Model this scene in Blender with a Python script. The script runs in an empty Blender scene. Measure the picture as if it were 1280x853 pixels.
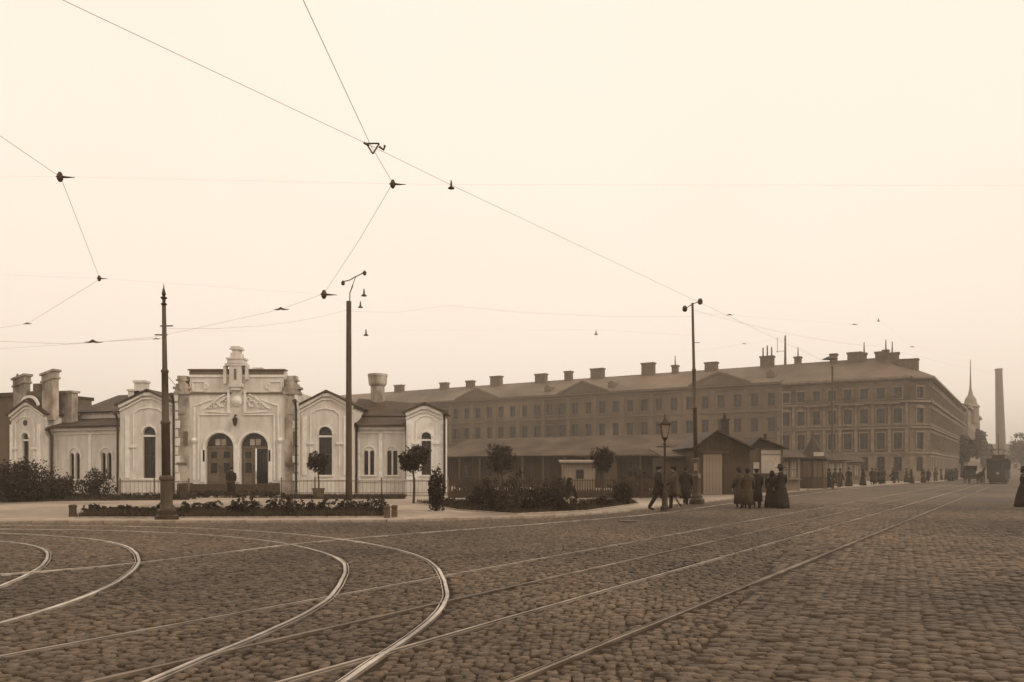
import bpy, math, random
import numpy as np
from mathutils import Vector, Matrix
random.seed(7); rng = np.random.default_rng(11)
R = math.radians
SC = bpy.context.scene
COL = SC.collection

# ------------------------------------------------------------------ camera, sky, sun
EYE, HOR, F = 1.7, 587.0, 1000.0         # eye height, horizon row and focal length in photo pixels
cam = bpy.data.cameras.new('camera'); co = bpy.data.objects.new('camera', cam); COL.objects.link(co)
co.location = (0, 0, EYE); co.rotation_euler = (R(90), 0, 0)
cam.sensor_width = 36; cam.lens = 36 * F / 1280
cam.shift_y = (HOR - 426.5) / 1280
cam.clip_start = .1; cam.clip_end = 3000
SC.camera = co

SUN_EL, SUN_AZ = 36, 118                  # degrees; azimuth clockwise from +Y (the view direction)
W = bpy.data.worlds.new("World"); SC.world = W; W.use_nodes = True
nt = W.node_tree; nt.nodes.clear()
sky = nt.nodes.new('ShaderNodeTexSky'); sky.sky_type = 'NISHITA'; sky.sun_disc = False
sky.sun_elevation = R(SUN_EL); sky.sun_rotation = R(SUN_AZ); sky.dust_density = 4
bw = nt.nodes.new('ShaderNodeRGBToBW'); nt.links.new(sky.outputs[0], bw.inputs[0])
tint = nt.nodes.new('ShaderNodeMix'); tint.data_type = 'RGBA'; tint.blend_type = 'MULTIPLY'; tint.inputs[0].default_value = 1
nt.links.new(bw.outputs[0], tint.inputs[6]); tint.inputs[7].default_value = (1.0, .86, .72, 1)
mx = nt.nodes.new('ShaderNodeMix'); mx.data_type = 'RGBA'; mx.inputs[0].default_value = .86
nt.links.new(tint.outputs[2], mx.inputs[6])
# thin, faintly uneven overcast
tc = nt.nodes.new('ShaderNodeTexCoord'); nz = nt.nodes.new('ShaderNodeTexNoise'); nz.inputs['Scale'].default_value = 1.6; nz.inputs['Detail'].default_value = 4
nt.links.new(tc.outputs['Generated'], nz.inputs['Vector'])
cr = nt.nodes.new('ShaderNodeValToRGB'); cr.color_ramp.elements[0].position = .3; cr.color_ramp.elements[1].position = .7
cr.color_ramp.elements[0].color = (.955, .815, .68, 1); cr.color_ramp.elements[1].color = (1, .865, .735, 1)
nt.links.new(nz.outputs[0], cr.inputs[0])
mu = nt.nodes.new('ShaderNodeVectorMath'); mu.operation = 'SCALE'; mu.inputs['Scale'].default_value = 12.8
nt.links.new(cr.outputs[0], mu.inputs[0]); nt.links.new(mu.outputs[0], mx.inputs[7])
bg = nt.nodes.new('ShaderNodeBackground'); bg.inputs[1].default_value = .1
nt.links.new(mx.outputs[2], bg.inputs[0])
wo = nt.nodes.new('ShaderNodeOutputWorld'); nt.links.new(bg.outputs[0], wo.inputs[0])

sl = bpy.data.lights.new('sun', 'SUN'); sl.energy = 1.1; sl.angle = R(10); sl.color = (1, .88, .72)
so = bpy.data.objects.new('sun', sl); COL.objects.link(so)
sd = Vector((math.sin(R(SUN_AZ)) * math.cos(R(SUN_EL)), math.cos(R(SUN_AZ)) * math.cos(R(SUN_EL)) , math.sin(R(SUN_EL))))
so.rotation_euler = sd.to_track_quat('Z', 'Y').to_euler()
SC.view_settings.view_transform = 'Standard'; SC.view_settings.look = 'None'
SC.view_settings.exposure = 0; SC.view_settings.gamma = 1
SC.render.engine = 'CYCLES'

# ------------------------------------------------------------------ helpers
def at(px, D): return (px - 640) / F * D            # photo column at depth D -> world x
def zz(py, D): return EYE + (HOR - py) / F * D      # photo row at depth D -> height
def gd(py): return EYE * F / (py - HOR)             # photo row of a ground point -> depth
def T(x, y, z=0): return Matrix.Translation((x, y, z))
def RZ(a): return Matrix.Rotation(R(a), 4, 'Z')
I4 = Matrix.Identity(4)

TAB = [(0, (1, .42, .10)), (.03, (1, .51, .20)), (.1, (1, .60, .31)), (.25, (1, .69, .44)), (.5, (1, .78, .58)), (.9, (1, .86, .70))]
def sep(l):                                          # brown print tone of lightness l, as seen under the cream sky
    for (a, ca), (b, cb) in zip(TAB, TAB[1:]):
        if l <= b:
            t = (l - a) / (b - a); c = [ca[i] + (cb[i] - ca[i]) * t for i in range(3)]; break
    else: c = TAB[-1][1]
    return (min(1, l * c[0]), min(1, l * c[1] / .88), min(1, l * c[2] / .76), 1)

MATS = {}
def mat(name, l, var=.3, scale=2., rough=.85, bump=0., metal=0., streak=0., spec=.3, scale2=None, island=0):
    if name in MATS: return MATS[name]
    m = bpy.data.materials.new(name); m.use_nodes = True; MATS[name] = m
    n = m.node_tree; b = n.nodes['Principled BSDF']
    b.inputs['Roughness'].default_value = rough; b.inputs['Metallic'].default_value = metal
    b.inputs['Specular IOR Level'].default_value = spec
    tc = n.nodes.new('ShaderNodeTexCoord')
    nz = n.nodes.new('ShaderNodeTexNoise'); nz.inputs['Scale'].default_value = scale
    nz.inputs['Detail'].default_value = 6; nz.inputs['Roughness'].default_value = .65
    mp = n.nodes.new('ShaderNodeMapping'); n.links.new(tc.outputs['Object'], mp.inputs[0])
    if streak: mp.inputs['Scale'].default_value = (1, 1, 1 - streak)
    n.links.new(mp.outputs[0], nz.inputs['Vector'])
    cr = n.nodes.new('ShaderNodeValToRGB'); e = cr.color_ramp.elements
    e[0].position = .32; e[1].position = .68
    e[0].color = sep(l * (1 - var)); e[1].color = sep(l * (1 + var))
    n.links.new(nz.outputs[0], cr.inputs[0])
    out = cr.outputs[0]
    if scale2:                                       # broad stains over the fine grain
        n2 = n.nodes.new('ShaderNodeTexNoise'); n2.inputs['Scale'].default_value = scale2; n2.inputs['Detail'].default_value = 3
        n.links.new(tc.outputs['Object'], n2.inputs['Vector'])
        mr = n.nodes.new('ShaderNodeMapRange'); mr.inputs[1].default_value = .35; mr.inputs[2].default_value = .65
        mr.inputs[3].default_value = .58; mr.inputs[4].default_value = 1.34
        n.links.new(n2.outputs[0], mr.inputs[0])
        vm = n.nodes.new('ShaderNodeVectorMath'); vm.operation = 'SCALE'
        n.links.new(out, vm.inputs[0]); n.links.new(mr.outputs[0], vm.inputs['Scale']); out = vm.outputs[0]
    if island:                                       # every stone or leaf gets a tone of its own
        ge = n.nodes.new('ShaderNodeNewGeometry'); oi = n.nodes.new('ShaderNodeObjectInfo')
        ad = n.nodes.new('ShaderNodeMath'); ad.operation = 'ADD'; fr = n.nodes.new('ShaderNodeMath'); fr.operation = 'FRACT'
        n.links.new(ge.outputs['Random Per Island'], ad.inputs[0]); n.links.new(oi.outputs['Random'], ad.inputs[1]); n.links.new(ad.outputs[0], fr.inputs[0])
        mr = n.nodes.new('ShaderNodeMapRange'); mr.inputs[3].default_value = 1 - island; mr.inputs[4].default_value = 1 + island
        n.links.new(fr.outputs[0], mr.inputs[0]); vm = n.nodes.new('ShaderNodeVectorMath'); vm.operation = 'SCALE'
        n.links.new(out, vm.inputs[0]); n.links.new(mr.outputs[0], vm.inputs['Scale']); out = vm.outputs[0]
    n.links.new(out, b.inputs['Base Color'])
    if bump:
        bp = n.nodes.new('ShaderNodeBump'); bp.inputs['Strength'].default_value = bump; bp.inputs['Distance'].default_value = .03
        n3 = n.nodes.new('ShaderNodeTexNoise'); n3.inputs['Scale'].default_value = scale * 6; n3.inputs['Detail'].default_value = 5
        n.links.new(tc.outputs['Object'], n3.inputs['Vector']); n.links.new(n3.outputs[0], bp.inputs['Height'])
        n.links.new(bp.outputs[0], b.inputs['Normal'])
    return m

class MB:
    def __init__(s, M=I4): s.v = []; s.f = []; s.M = M
    def add(s, vs, fs):
        o = len(s.v); s.v += [tuple(s.M @ Vector(p)) for p in vs]; s.f += [tuple(i + o for i in f) for f in fs]; return s
    def box(s, x0, x1, y0, y1, z0, z1):
        return s.add([(x, y, z) for z in (z0, z1) for y in (y0, y1) for x in (x0, x1)],
                     [(0, 2, 3, 1), (4, 5, 7, 6), (0, 1, 5, 4), (2, 6, 7, 3), (0, 4, 6, 2), (1, 3, 7, 5)])
    def bbox(s, x0, x1, y0, y1, z0, z1, b=.02):      # box with a bevelled top
        vs = [(x, y, z0) for x, y in ((x0, y0), (x1, y0), (x1, y1), (x0, y1))] + [(x, y, z1 - b) for x, y in ((x0, y0), (x1, y0), (x1, y1), (x0, y1))]
        vs += [(x, y, z1) for x, y in ((x0 + b, y0 + b), (x1 - b, y0 + b), (x1 - b, y1 - b), (x0 + b, y1 - b))]
        fs = [(3, 2, 1, 0), (8, 9, 10, 11)]
        for k in (0, 4):
            for i in range(4): j = (i + 1) % 4; fs.append((k + i, k + j, k + 4 + j, k + 4 + i))
        return s.add(vs, fs)
    def prism_y(s, pts, y0, y1):                     # outline in x,z (counter-clockwise seen from -y) pushed along y
        n = len(pts)
        vs = [(x, y0, z) for x, z in pts] + [(x, y1, z) for x, z in pts]
        fs = [tuple(range(n)), tuple(range(2 * n - 1, n - 1, -1))]
        for i in range(n): j = (i + 1) % n; fs.append((i, i + n, j + n, j))
        return s.add(vs, fs)
    def prism_z(s, pts, z0, z1):
        n = len(pts)
        vs = [(x, y, z0) for x, y in pts] + [(x, y, z1) for x, y in pts]
        fs = [tuple(range(n - 1, -1, -1)), tuple(range(n, 2 * n))]
        for i in range(n): j = (i + 1) % n; fs.append((i, j, j + n, i + n))
        return s.add(vs, fs)
    def tube(s, pts, rs, n=8, caps=True):
        pts = [Vector(p) for p in pts]
        if not hasattr(rs, '__len__'): rs = [rs] * len(pts)
        vs = []; fs = []; up = None
        for i, p in enumerate(pts):
            d = (pts[min(i + 1, len(pts) - 1)] - pts[max(i - 1, 0)]).normalized()
            if up is None: up = Vector((0, 0, 1)) if abs(d.z) < .9 else Vector((1, 0, 0))
            a = d.cross(up).normalized(); b = a.cross(d).normalized(); up = b
            for k in range(n):
                t = 2 * math.pi * k / n; vs.append(p + (a * math.cos(t) + b * math.sin(t)) * rs[i])
        for i in range(len(pts) - 1):
            for k in range(n):
                j = (k + 1) % n; fs.append((i * n + k, i * n + j, (i + 1) * n + j, (i + 1) * n + k))
        if caps: fs += [tuple(range(n - 1, -1, -1)), tuple(range(len(vs) - n, len(vs)))]
        return s.add(vs, fs)
    def lathe(s, prof, n=12, c=(0, 0), sq=0, rot=0):         # profile (radius, height)
        vs = []; fs = []
        for r, z in prof:
            for k in range(n):
                t = 2 * math.pi * (k + .5 * sq) / n + rot; vs.append((c[0] + r * math.cos(t), c[1] + r * math.sin(t), z))
        for i in range(len(prof) - 1):
            for k in range(n):
                j = (k + 1) % n; fs.append((i * n + k, i * n + j, (i + 1) * n + j, (i + 1) * n + k))
        fs += [tuple(range(n - 1, -1, -1)), tuple(range(len(vs) - n, len(vs)))]
        return s.add(vs, fs)
    def rings(s, rings, n=12):                       # rings: (cx, cy, z, rx, ry)
        vs = []; fs = []
        for cx, cy, z, rx, ry in rings:
            for k in range(n):
                t = 2 * math.pi * k / n; vs.append((cx + rx * math.cos(t), cy + ry * math.sin(t), z))
        for i in range(len(rings) - 1):
            for k in range(n):
                j = (k + 1) % n; fs.append((i * n + k, i * n + j, (i + 1) * n + j, (i + 1) * n + k))
        fs += [tuple(range(n - 1, -1, -1)), tuple(range(len(vs) - n, len(vs)))]
        return s.add(vs, fs)
    def slab(s, a, b, c, d, t):                      # sloping sheet of thickness t below the quad a b c d
        a, b, c, d = [Vector(p) for p in (a, b, c, d)]
        nrm = (b - a).cross(d - a).normalized()
        if nrm.z < 0: nrm = -nrm
        vs = [a, b, c, d] + [p - nrm * t for p in (a, b, c, d)]
        return s.add(vs, [(0, 1, 2, 3), (7, 6, 5, 4), (0, 4, 5, 1), (1, 5, 6, 2), (2, 6, 7, 3), (3, 7, 4, 0)])
    def wall(s, x0, x1, z0, z1, holes, y=0, t=.28):  # front sheet with openings and their reveals; hole = (x0,x1,z0,z1,arched)
        xs = sorted({x0, x1, *[h[0] for h in holes], *[h[1] for h in holes]}); zs = sorted({z0, z1, *[h[2] for h in holes], *[h[3] for h in holes]})
        for xa, xb in zip(xs, xs[1:]):
            run = None
            for za, zb in zip(zs, zs[1:]):
                mx_, mz = (xa + xb) / 2, (za + zb) / 2
                solid = not any(h[0] < mx_ < h[1] and h[2] < mz < h[3] for h in holes)
                if solid: run = (run[0] if run else za, zb)
                if (not solid or zb == zs[-1]) and run:
                    s.add([(xa, y, run[0]), (xb, y, run[0]), (xb, y, run[1]), (xa, y, run[1])], [(0, 1, 2, 3)]); run = None
        for hx0, hx1, hz0, hz1, arch in holes:
            if arch:
                r = (hx1 - hx0) / 2; cx = (hx0 + hx1) / 2; sp = hz1 - r
                N = 10; arc = [(cx - r * math.cos(math.pi * k / N), sp + r * math.sin(math.pi * k / N)) for k in range(N + 1)]
                h = N // 2
                for k in range(h): s.add([(hx0, y, hz1), (*arc[k][:1], y, arc[k][1]), (arc[k + 1][0], y, arc[k + 1][1])], [(0, 1, 2)])
                for k in range(h, N): s.add([(hx1, y, hz1), (arc[k][0], y, arc[k][1]), (arc[k + 1][0], y, arc[k + 1][1])], [(0, 1, 2)])
                loop = [(hx0, hz0)] + arc + [(hx1, hz0)]
            else: loop = [(hx0, hz0), (hx0, hz1), (hx1, hz1), (hx1, hz0)]
            for (ax, az), (bx_, bz) in zip(loop, loop[1:] + loop[:1]):
                s.add([(ax, y, az), (bx_, y, bz), (bx_, y + t, bz), (ax, y + t, az)], [(0, 1, 2, 3)])
        return s
    def mesh(s, name, m, smooth=False):
        me = bpy.data.meshes.new(name); me.from_pydata(s.v, [], s.f); me.materials.append(m); me.update()
        if smooth: me.polygons.foreach_set('use_smooth', [True] * len(me.polygons))
        return me
    def build(s, name, m, parent=None, smooth=False, **k):
        return link(name, s.mesh(name, m, smooth), parent, **k)

def link(name, me, parent=None, M=None, **k):
    o = bpy.data.objects.new(name, me); COL.objects.link(o)
    if parent: o.parent = parent
    if M is not None: o.matrix_local = M
    for kk, vv in k.items(): o[kk] = vv
    return o
def tag(o, label, cat, group=None, kind=None):
    if label: o['label'] = label
    if cat: o['category'] = cat
    if group: o['group'] = group
    if kind: o['kind'] = kind
    return o
def thing(name, label, cat, loc=(0, 0, 0), rz=0, group=None):
    o = bpy.data.objects.new(name, None); COL.objects.link(o); o.empty_display_size = .3
    o.location = loc; o.rotation_euler = (0, 0, R(rz)); return tag(o, label, cat, group)
def dup(src, loc, rz=0, label=None, group=None, scale=1):
    def cp(o, par):
        c = o.copy(); COL.objects.link(c)
        if par: c.parent = par
        for ch in o.children: cp(ch, c)
        return c
    r = cp(src, None); r.location = loc; r.rotation_euler = (0, 0, R(rz)); r.scale = (scale,) * 3
    if label: r['label'] = label
    if group: r['group'] = group
    return r
def struct(name, mb, m, parent=None, **k):
    o = mb.build(name, m, parent, **k)
    if not parent: o['kind'] = 'structure'
    return o
def np_mesh(name, V, Fq, m):
    me = bpy.data.meshes.new(name); nf, k = Fq.shape
    me.vertices.add(len(V)); me.vertices.foreach_set('co', V.astype(np.float32).ravel())
    me.loops.add(nf * k); me.loops.foreach_set('vertex_index', Fq.astype(np.int32).ravel())
    me.polygons.add(nf); me.polygons.foreach_set('loop_start', np.arange(0, nf * k, k, dtype=np.int32))
    me.materials.append(m); me.update(calc_edges=True); return me

# ------------------------------------------------------------------ materials
M_ground = mat('ground_earth', .14, .25, .5, scale2=.05)
M_joint = mat('road_sand', .035, .35, 3, .95, scale2=.12)
M_stone = mat('cobble_granite', .092, .45, 9, .7, .5, spec=.4, scale2=.14, island=.38)
M_road = mat('far_road_granite', .085, .45, 2.5, .75, .8, scale2=.09)
M_sett = mat('sett_granite', .095, .5, 8, .7, .5, spec=.4, scale2=.16, island=.3)
M_walk = mat('pavement_sand', .30, .16, 1.5, .9, scale2=.15)
M_kerb = mat('kerb_granite', .26, .3, 5, .8, .3)
M_steel = mat('worn_rail_steel', .42, .35, 3, .4, 0, .6, scale2=.5, spec=.5)
M_steelm = mat('used_rail_steel', .28, .4, 2, .42, 0, .6, scale2=.4, spec=.5)
M_steeld = mat('dull_rail_steel', .18, .45, 2, .5, 0, .5, scale2=.3, spec=.5)
M_groove = mat('rail_groove', .04, .3, 4, .9)
M_stucco = mat('pale_stucco', .60, .16, 2.2, .9, .3, streak=.75)
M_trim = mat('light_stucco_trim', .72, .12, 2.5, .9, .2)
M_stained = mat('stained_parapet_stucco', .34, .45, 1.6, .9, .25, streak=.6, scale2=.7)
M_rail = mat('faded_iron_paint', .16, .3, 5, .7)
M_stuccolit = mat('lit_end_stucco', .74, .1, 2, .9, streak=.6)  # right end bay: stucco made paler, sunlight on it put into the colour
M_roofd = mat('dark_sheet_roof', .055, .3, 1.2, .7, scale2=.4)
M_step = mat('dark_stone_step', .07, .3, 3, .85)
M_glass = mat('dark_window_glass', .014, .3, 1, .25, spec=.5)
M_glassl = mat('light_fanlight_glass', .3, .3, 1.5, .3, spec=.6)
M_frame = mat('window_frame_brown', .09, .2, 4, .7)
M_frameL = mat('window_frame_pale', .2, .2, 4, .7)
M_door = mat('door_wood', .15, .3, 4, .7, .3, streak=.8)
M_iron = mat('dark_iron', .045, .3, 6, .55, .2, .3)
M_ironp = mat('painted_iron_pole', .075, .35, 5, .6, .2, streak=.7)
M_polew = mat('tarred_pole', .06, .35, 5, .8, .3, streak=.8)
M_wire = mat('wire_copper', .32, .1, 3, .6)
M_wired = mat('wire_fitting', .05, .2, 3, .6)
M_barr = mat('barracks_wall', .135, .22, .6, .95, streak=.5, scale2=.08)
M_barrtrim = mat('barracks_moulding', .15, .2, .8, .95)
M_barroof = mat('barracks_sheet_roof', .14, .2, .5, .7, scale2=.07)
M_corner = mat('corner_house_wall', .135, .3, .8, .95, scale2=.12)
M_cornertrim = mat('corner_house_trim', .21, .3, 1.5, .95)
M_cornlow = mat('corner_house_ground_storey', .19, .3, 1.2, .95)
M_brick = mat('chimney_brick', .13, .3, 3, .95)
M_shed = mat('shed_planks', .06, .4, 4, .9, .3, streak=.85)
M_shedroof = mat('shed_felt_roof', .085, .22, 1.0, .9, scale2=.3)
M_board = mat('weathered_light_boards', .22, .25, 4, .9, .2, streak=.85)
M_boardd = mat('weathered_mid_boards', .12, .25, 4, .9, .2, streak=.85)
M_sign = mat('pale_signboard', .38, .12, 3, .8)
M_leaf = mat('shrub_leaves', .028, .6, 2.2, .75, spec=.25, island=.5)
M_leafl = mat('young_leaves', .05, .55, 2.5, .75, spec=.25, island=.5)
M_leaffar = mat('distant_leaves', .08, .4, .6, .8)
M_bark = mat('bark', .06, .4, 8, .95, .4)
M_grass = mat('grass', .055, .5, 1.5, .9)
M_soil = mat('flowerbed_soil', .06, .3, 2, .95, .4)
M_cloth = mat('dark_cloth', .022, .4, 5, .95, .2)
M_cloth2 = mat('brown_cloth', .055, .3, 5, .95, .2)
M_cloth3 = mat('grey_cloth', .04, .3, 5, .95, .2)
M_skin = mat('skin', .3, .15, 8, .6)
M_hat = mat('felt_hat', .02, .3, 6, .9)
M_horse = mat('horse_coat', .035, .3, 4, .7)
M_tram = mat('tram_paint', .035, .3, 2, .5, spec=.5)
M_tramroof = mat('tram_roof', .07, .3, 2, .6)
M_tub = mat('wooden_tub', .1, .3, 4, .85)
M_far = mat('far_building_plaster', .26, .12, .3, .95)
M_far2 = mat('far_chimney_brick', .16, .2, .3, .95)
# ------------------------------------------------------------------ ground, road, pavement
U = Vector((.542, .840, 0)); V = Vector((-.840, .542, 0))          # along the street; along the barracks
struct('ground', MB().add([(-900, -60, -.03), (900, -60, -.03), (900, 900, -.03), (-900, 900, -.03)], [(0, 1, 2, 3)]), M_ground)
kerb_line = [(-60, 24.4), (-16, 24.9), (-4.0, 25.4), (1.4, 27.9), (4.2, 31.0), (6.7, 35.4), (23.6, 64), (39.5, 85), (61, 113), (117, 200), (165, 275)]
road_poly = [(-60, -20), (60, -20), (400, 400), (260, 420)] + kerb_line[::-1]
road = struct('road', MB().add([(x, y, .012) for x, y in road_poly], [tuple(range(len(road_poly)))]), M_joint)
walk_poly = kerb_line + [(150, 290), (60, 170), (-30, 150), (-110, 90), (-110, 24.2)]
walk = struct('pavement', MB().prism_z(walk_poly, -.02, .09), M_walk)

def seg_pts(line, step):
    out = []; 
    for (ax, ay), (bx_, by) in zip(line, line[1:]):
        L = math.hypot(bx_ - ax, by - ay); n = max(1, round(L / step))
        for i in range(n):
            out.append(((ax + (bx_ - ax) * i / n, ay + (by - ay) * i / n), (ax + (bx_ - ax) * (i + 1) / n, ay + (by - ay) * (i + 1) / n)))
    return out
near = [s for s in seg_pts(kerb_line, 1.1) if -18 < s[0][0] and s[0][1] < 62]
kme = {}
for a, b in near:
    L = math.hypot(b[0] - a[0], b[1] - a[1]); key = round(L, 2)
    if key not in kme: kme[key] = MB().bbox(.012, key - .012, -.14, .14, -.03, .118, .02).mesh('kerb_stone', M_kerb)
    link('kerb_stone', kme[key], walk, T(a[0], a[1] - 0.0, random.uniform(-.008, .006)) @ Matrix.Rotation(math.atan2(b[1] - a[1], b[0] - a[0]), 4, 'Z'))
mb = MB()
for a, b in [s for s in seg_pts(kerb_line, 3) if s[0][1] >= 62 or s[0][0] <= -18]:
    an = math.atan2(b[1] - a[1], b[0] - a[0]); mb.M = T(a[0], a[1]) @ Matrix.Rotation(an, 4, 'Z')
    mb.bbox(0.01, math.hypot(b[0] - a[0], b[1] - a[1]) - .01, -.14, .14, -.03, .115, .02)
mb.build('far_kerb_stones', M_kerb, walk, kind='stuff')

# ---- tram rails (plan polylines)
def smooth_line(ctrl, step=.35):
    P = [Vector((*p, 0)) for p in ctrl]; P = [P[0] * 2 - P[1]] + P + [P[-1] * 2 - P[-2]]; out = []
    for i in range(1, len(P) - 2):
        n = max(2, int((P[i + 1] - P[i]).length / step))
        for k in range(n):
            t = k / n
            out.append(.5 * ((2 * P[i]) + (P[i + 1] - P[i - 1]) * t + (2 * P[i - 1] - 5 * P[i] + 4 * P[i + 1] - P[i + 2]) * t * t + (3 * P[i] - P[i - 1] - 3 * P[i + 1] + P[i + 2]) * t ** 3))
    out.append(P[-2]); return out
def offset(line, d):
    out = []
    for i, p in enumerate(line):
        t = (line[min(i + 1, len(line) - 1)] - line[max(i - 1, 0)]).normalized(); out.append(p + Vector((-t.y, t.x, 0)) * d)
    return out
RD = Vector((.545, .838, 0)).normalized()
def street(x0, d0, dmax=330, dmin=-8):
    p = Vector((x0, d0, 0)); return [p + RD * ((k - d0) / RD.y) for k in list(np.arange(dmin, 40, .8)) + list(np.arange(40, dmax, 10))]
A = street(-1.73, 6.4); B = offset(A, -1.524)
E = [p for p in street(-5.03, 6.4)]; E2 = offset(E, -1.524)
curve1 = smooth_line([(-3.9, -6), (-2.75, 0), (-1.75, 4), (-1.30, 6.4), (-.88, 9.0), (-.93, 11.3), (-1.62, 14.9), (-3.25, 18.0), (-5.6, 20.6), (-8.8, 22.6), (-13, 23.7), (-20, 24.0), (-34, 23.5)])
curve1b = offset(curve1, 1.524)
curve2 = smooth_line([(-7.6, -6), (-6.6, 2), (-5.75, 6.4), (-5.52, 8.8), (-5.6, 10.6), (-6.05, 12.6), (-7.0, 15.0), (-8.65, 17.7), (-10.9, 19.7), (-14.5, 21.2), (-20, 21.7), (-34, 21.3)])
curve2b = offset(curve2, 1.524)
D3 = smooth_line([(-22, 5.4), (-14, 9.6), (-7.6, 13.1), (-4.75, 18.0), (-2.2, 21.2), (1.5, 25.2), (6, 31), (14, 44.5), (40, 86), (90, 165)], .8)
tracks = [('straight tram track nearest the bottom right, two rails running up the street', [A, B]),
          ('second straight tram track from the right, crossed by the curved rails', [E, E2]),
          ('large curved tram track sweeping round in the centre of the foreground', [curve1, curve1b]),
          ('curved tram track at the far left bending out of the picture', [curve2, curve2b]),
          ('single pale rail slanting across the cobbles between the curves and the square', [D3])]
allrails = []
GR = 'tram tracks set in the cobbled square'
for ti, (lab, rails) in enumerate(tracks):
    t = thing('tram_track', lab, 'tram track', tuple(rails[0][len(rails[0]) // 3])[:2] + (0,), 0, GR)
    base = t.location.copy()
    for ri, r in enumerate(rails):
        allrails.append(r)
        h, g = MB(T(-base.x, -base.y)), MB(T(-base.x, -base.y))
        r = offset(r, 0); w_ = [math.sin(i * 1.7 + ri) * .004 + random.uniform(-.003, .003) for i in range(len(r))]; r = [p + Vector((e, -e * .3, 0)) for p, e in zip(r, w_)]
        side = -1 if (ti in (0, 1) and ri == 0) or (ti in (2, 3) and ri == 1) else 1
        z1 = .042 + .0012 * ti + .0004 * ri
        def strip(mb, line, a, b, z0, z1):
            L, Rr = offset(line, a), offset(line, b); vs = []; fs = []
            for p, q in zip(L, Rr): vs += [(p.x, p.y, z0), (p.x, p.y, z1), (q.x, q.y, z1), (q.x, q.y, z0)]
            for i in range(len(L) - 1):
                for k in range(4): j = (k + 1) % 4; fs.append((4 * i + k, 4 * i + 4 + k, 4 * i + 4 + j, 4 * i + j))
            mb.add(vs, fs)
        wd = .024 if ti in (2, 3) else .019
        strip(h, r, -wd, wd, -.01, z1); strip(h, r, side * .052, side * .064, -.01, z1 - .006)
        o = h.build('rail', M_steel if ti in (2, 3, 4) else M_steelm if ri == 0 else M_steeld, t)
        strip(g, r, side * wd, side * .052, -.01, .016); g.build('groove', M_groove, o)

# ---- stones
def pts_near_rails(P, pad):
    keep = np.ones(len(P), bool)
    for r in allrails:
        a = np.array([(p.x, p.y) for p in r if -4 < p.y < 60]);
        a0, a1 = a[:-1], a[1:]; d = a1 - a0; L2 = (d ** 2).sum(1)
        for c in range(0, len(P), 4000):
            q = P[c:c + 4000]; w = q[:, None] - a0[None]; t = np.clip((w * d).sum(2) / L2, 0, 1)
            dist = np.sqrt(((w - t[..., None] * d) ** 2).sum(2)).min(1); keep[c:c + 4000] &= dist > pad
    return keep
def split_line(y): return 1.34 + (y - 6.4) * .425                 # left edge of the sett paving
def stones(P, ang, sx, sy, h0, h1, jit):
    n = len(P); hx = sx * .5 * rng.uniform(.98 - 9 * jit, 1.0, n); hy = sy * .5 * rng.uniform(.98 - 9 * jit, 1.0, n)
    sg = np.array([(-1, -1), (1, -1), (1, 1), (-1, 1)]); z = rng.uniform(h0, h1, n)
    rings = []
    jj = rng.uniform(-jit, jit, (n, 4, 2))
    for sc, dz, ab in ((1, -.05, 0), (1.0, -.013, 0), (.8, 0, 0)):
        c = np.empty((n, 4, 3)); x = sg[None, :, 0] * hx[:, None] * sc + jj[..., 0]; y = sg[None, :, 1] * hy[:, None] * sc + jj[..., 1]
        ca, sa = np.cos(ang)[:, None], np.sin(ang)[:, None]
        c[..., 0] = P[:, 0, None] + x * ca - y * sa; c[..., 1] = P[:, 1, None] + x * sa + y * ca
        tilt = rng.uniform(-.004, .004, (n, 4)) if dz == 0 else 0
        c[..., 2] = z[:, None] + dz + tilt; rings.append(c)
    return np.stack(rings, 1).reshape(n, 12, 3)
FQ = np.array([(0, 1, 5, 4), (1, 2, 6, 5), (2, 3, 7, 6), (3, 0, 4, 7), (4, 5, 9, 8), (5, 6, 10, 9), (6, 7, 11, 10), (7, 4, 8, 11), (8, 9, 10, 11)])
def inframe(P, pad=.6): return (np.abs(P[:, 0]) < P[:, 1] * .655 + pad) 
def lay(P, ang, sx, sy, h, jit, parent, name, plural, m, var=5):
    d = P[:, 1] + 1e3 * ~inframe(P, -.1) + 1e3 * (P[:, 1] < 6.35)
    order = np.argsort(d); nearP, rest = order[:300], order[300:]
    ms = []
    for k in range(var):
        vs = stones(np.zeros((1, 2)), np.zeros(1), sx, sy, 0, 0, jit)[0]; ms.append(np_mesh(name, vs, FQ, m))
    for i in nearP:
        link(name, random.choice(ms), parent, T(P[i, 0], P[i, 1], random.uniform(*h)) @ Matrix.Rotation(ang[i] + random.choice((0, math.pi)), 4, 'Z'))
    Vt = stones(P[rest], ang[rest], sx, sy, h[0], h[1], jit); n = len(Vt)
    far = P[rest][:, 1] > 24
    Fa = (FQ[None] + 12 * np.arange(n)[~far][:, None, None]).reshape(-1, 4)
    Fb = (FQ[None, 4:] + 12 * np.arange(n)[far][:, None, None]).reshape(-1, 4)
    link(plural, np_mesh(plural, Vt.reshape(-1, 3), np.concatenate([Fa, Fb]), m), parent, kind='stuff')
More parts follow.
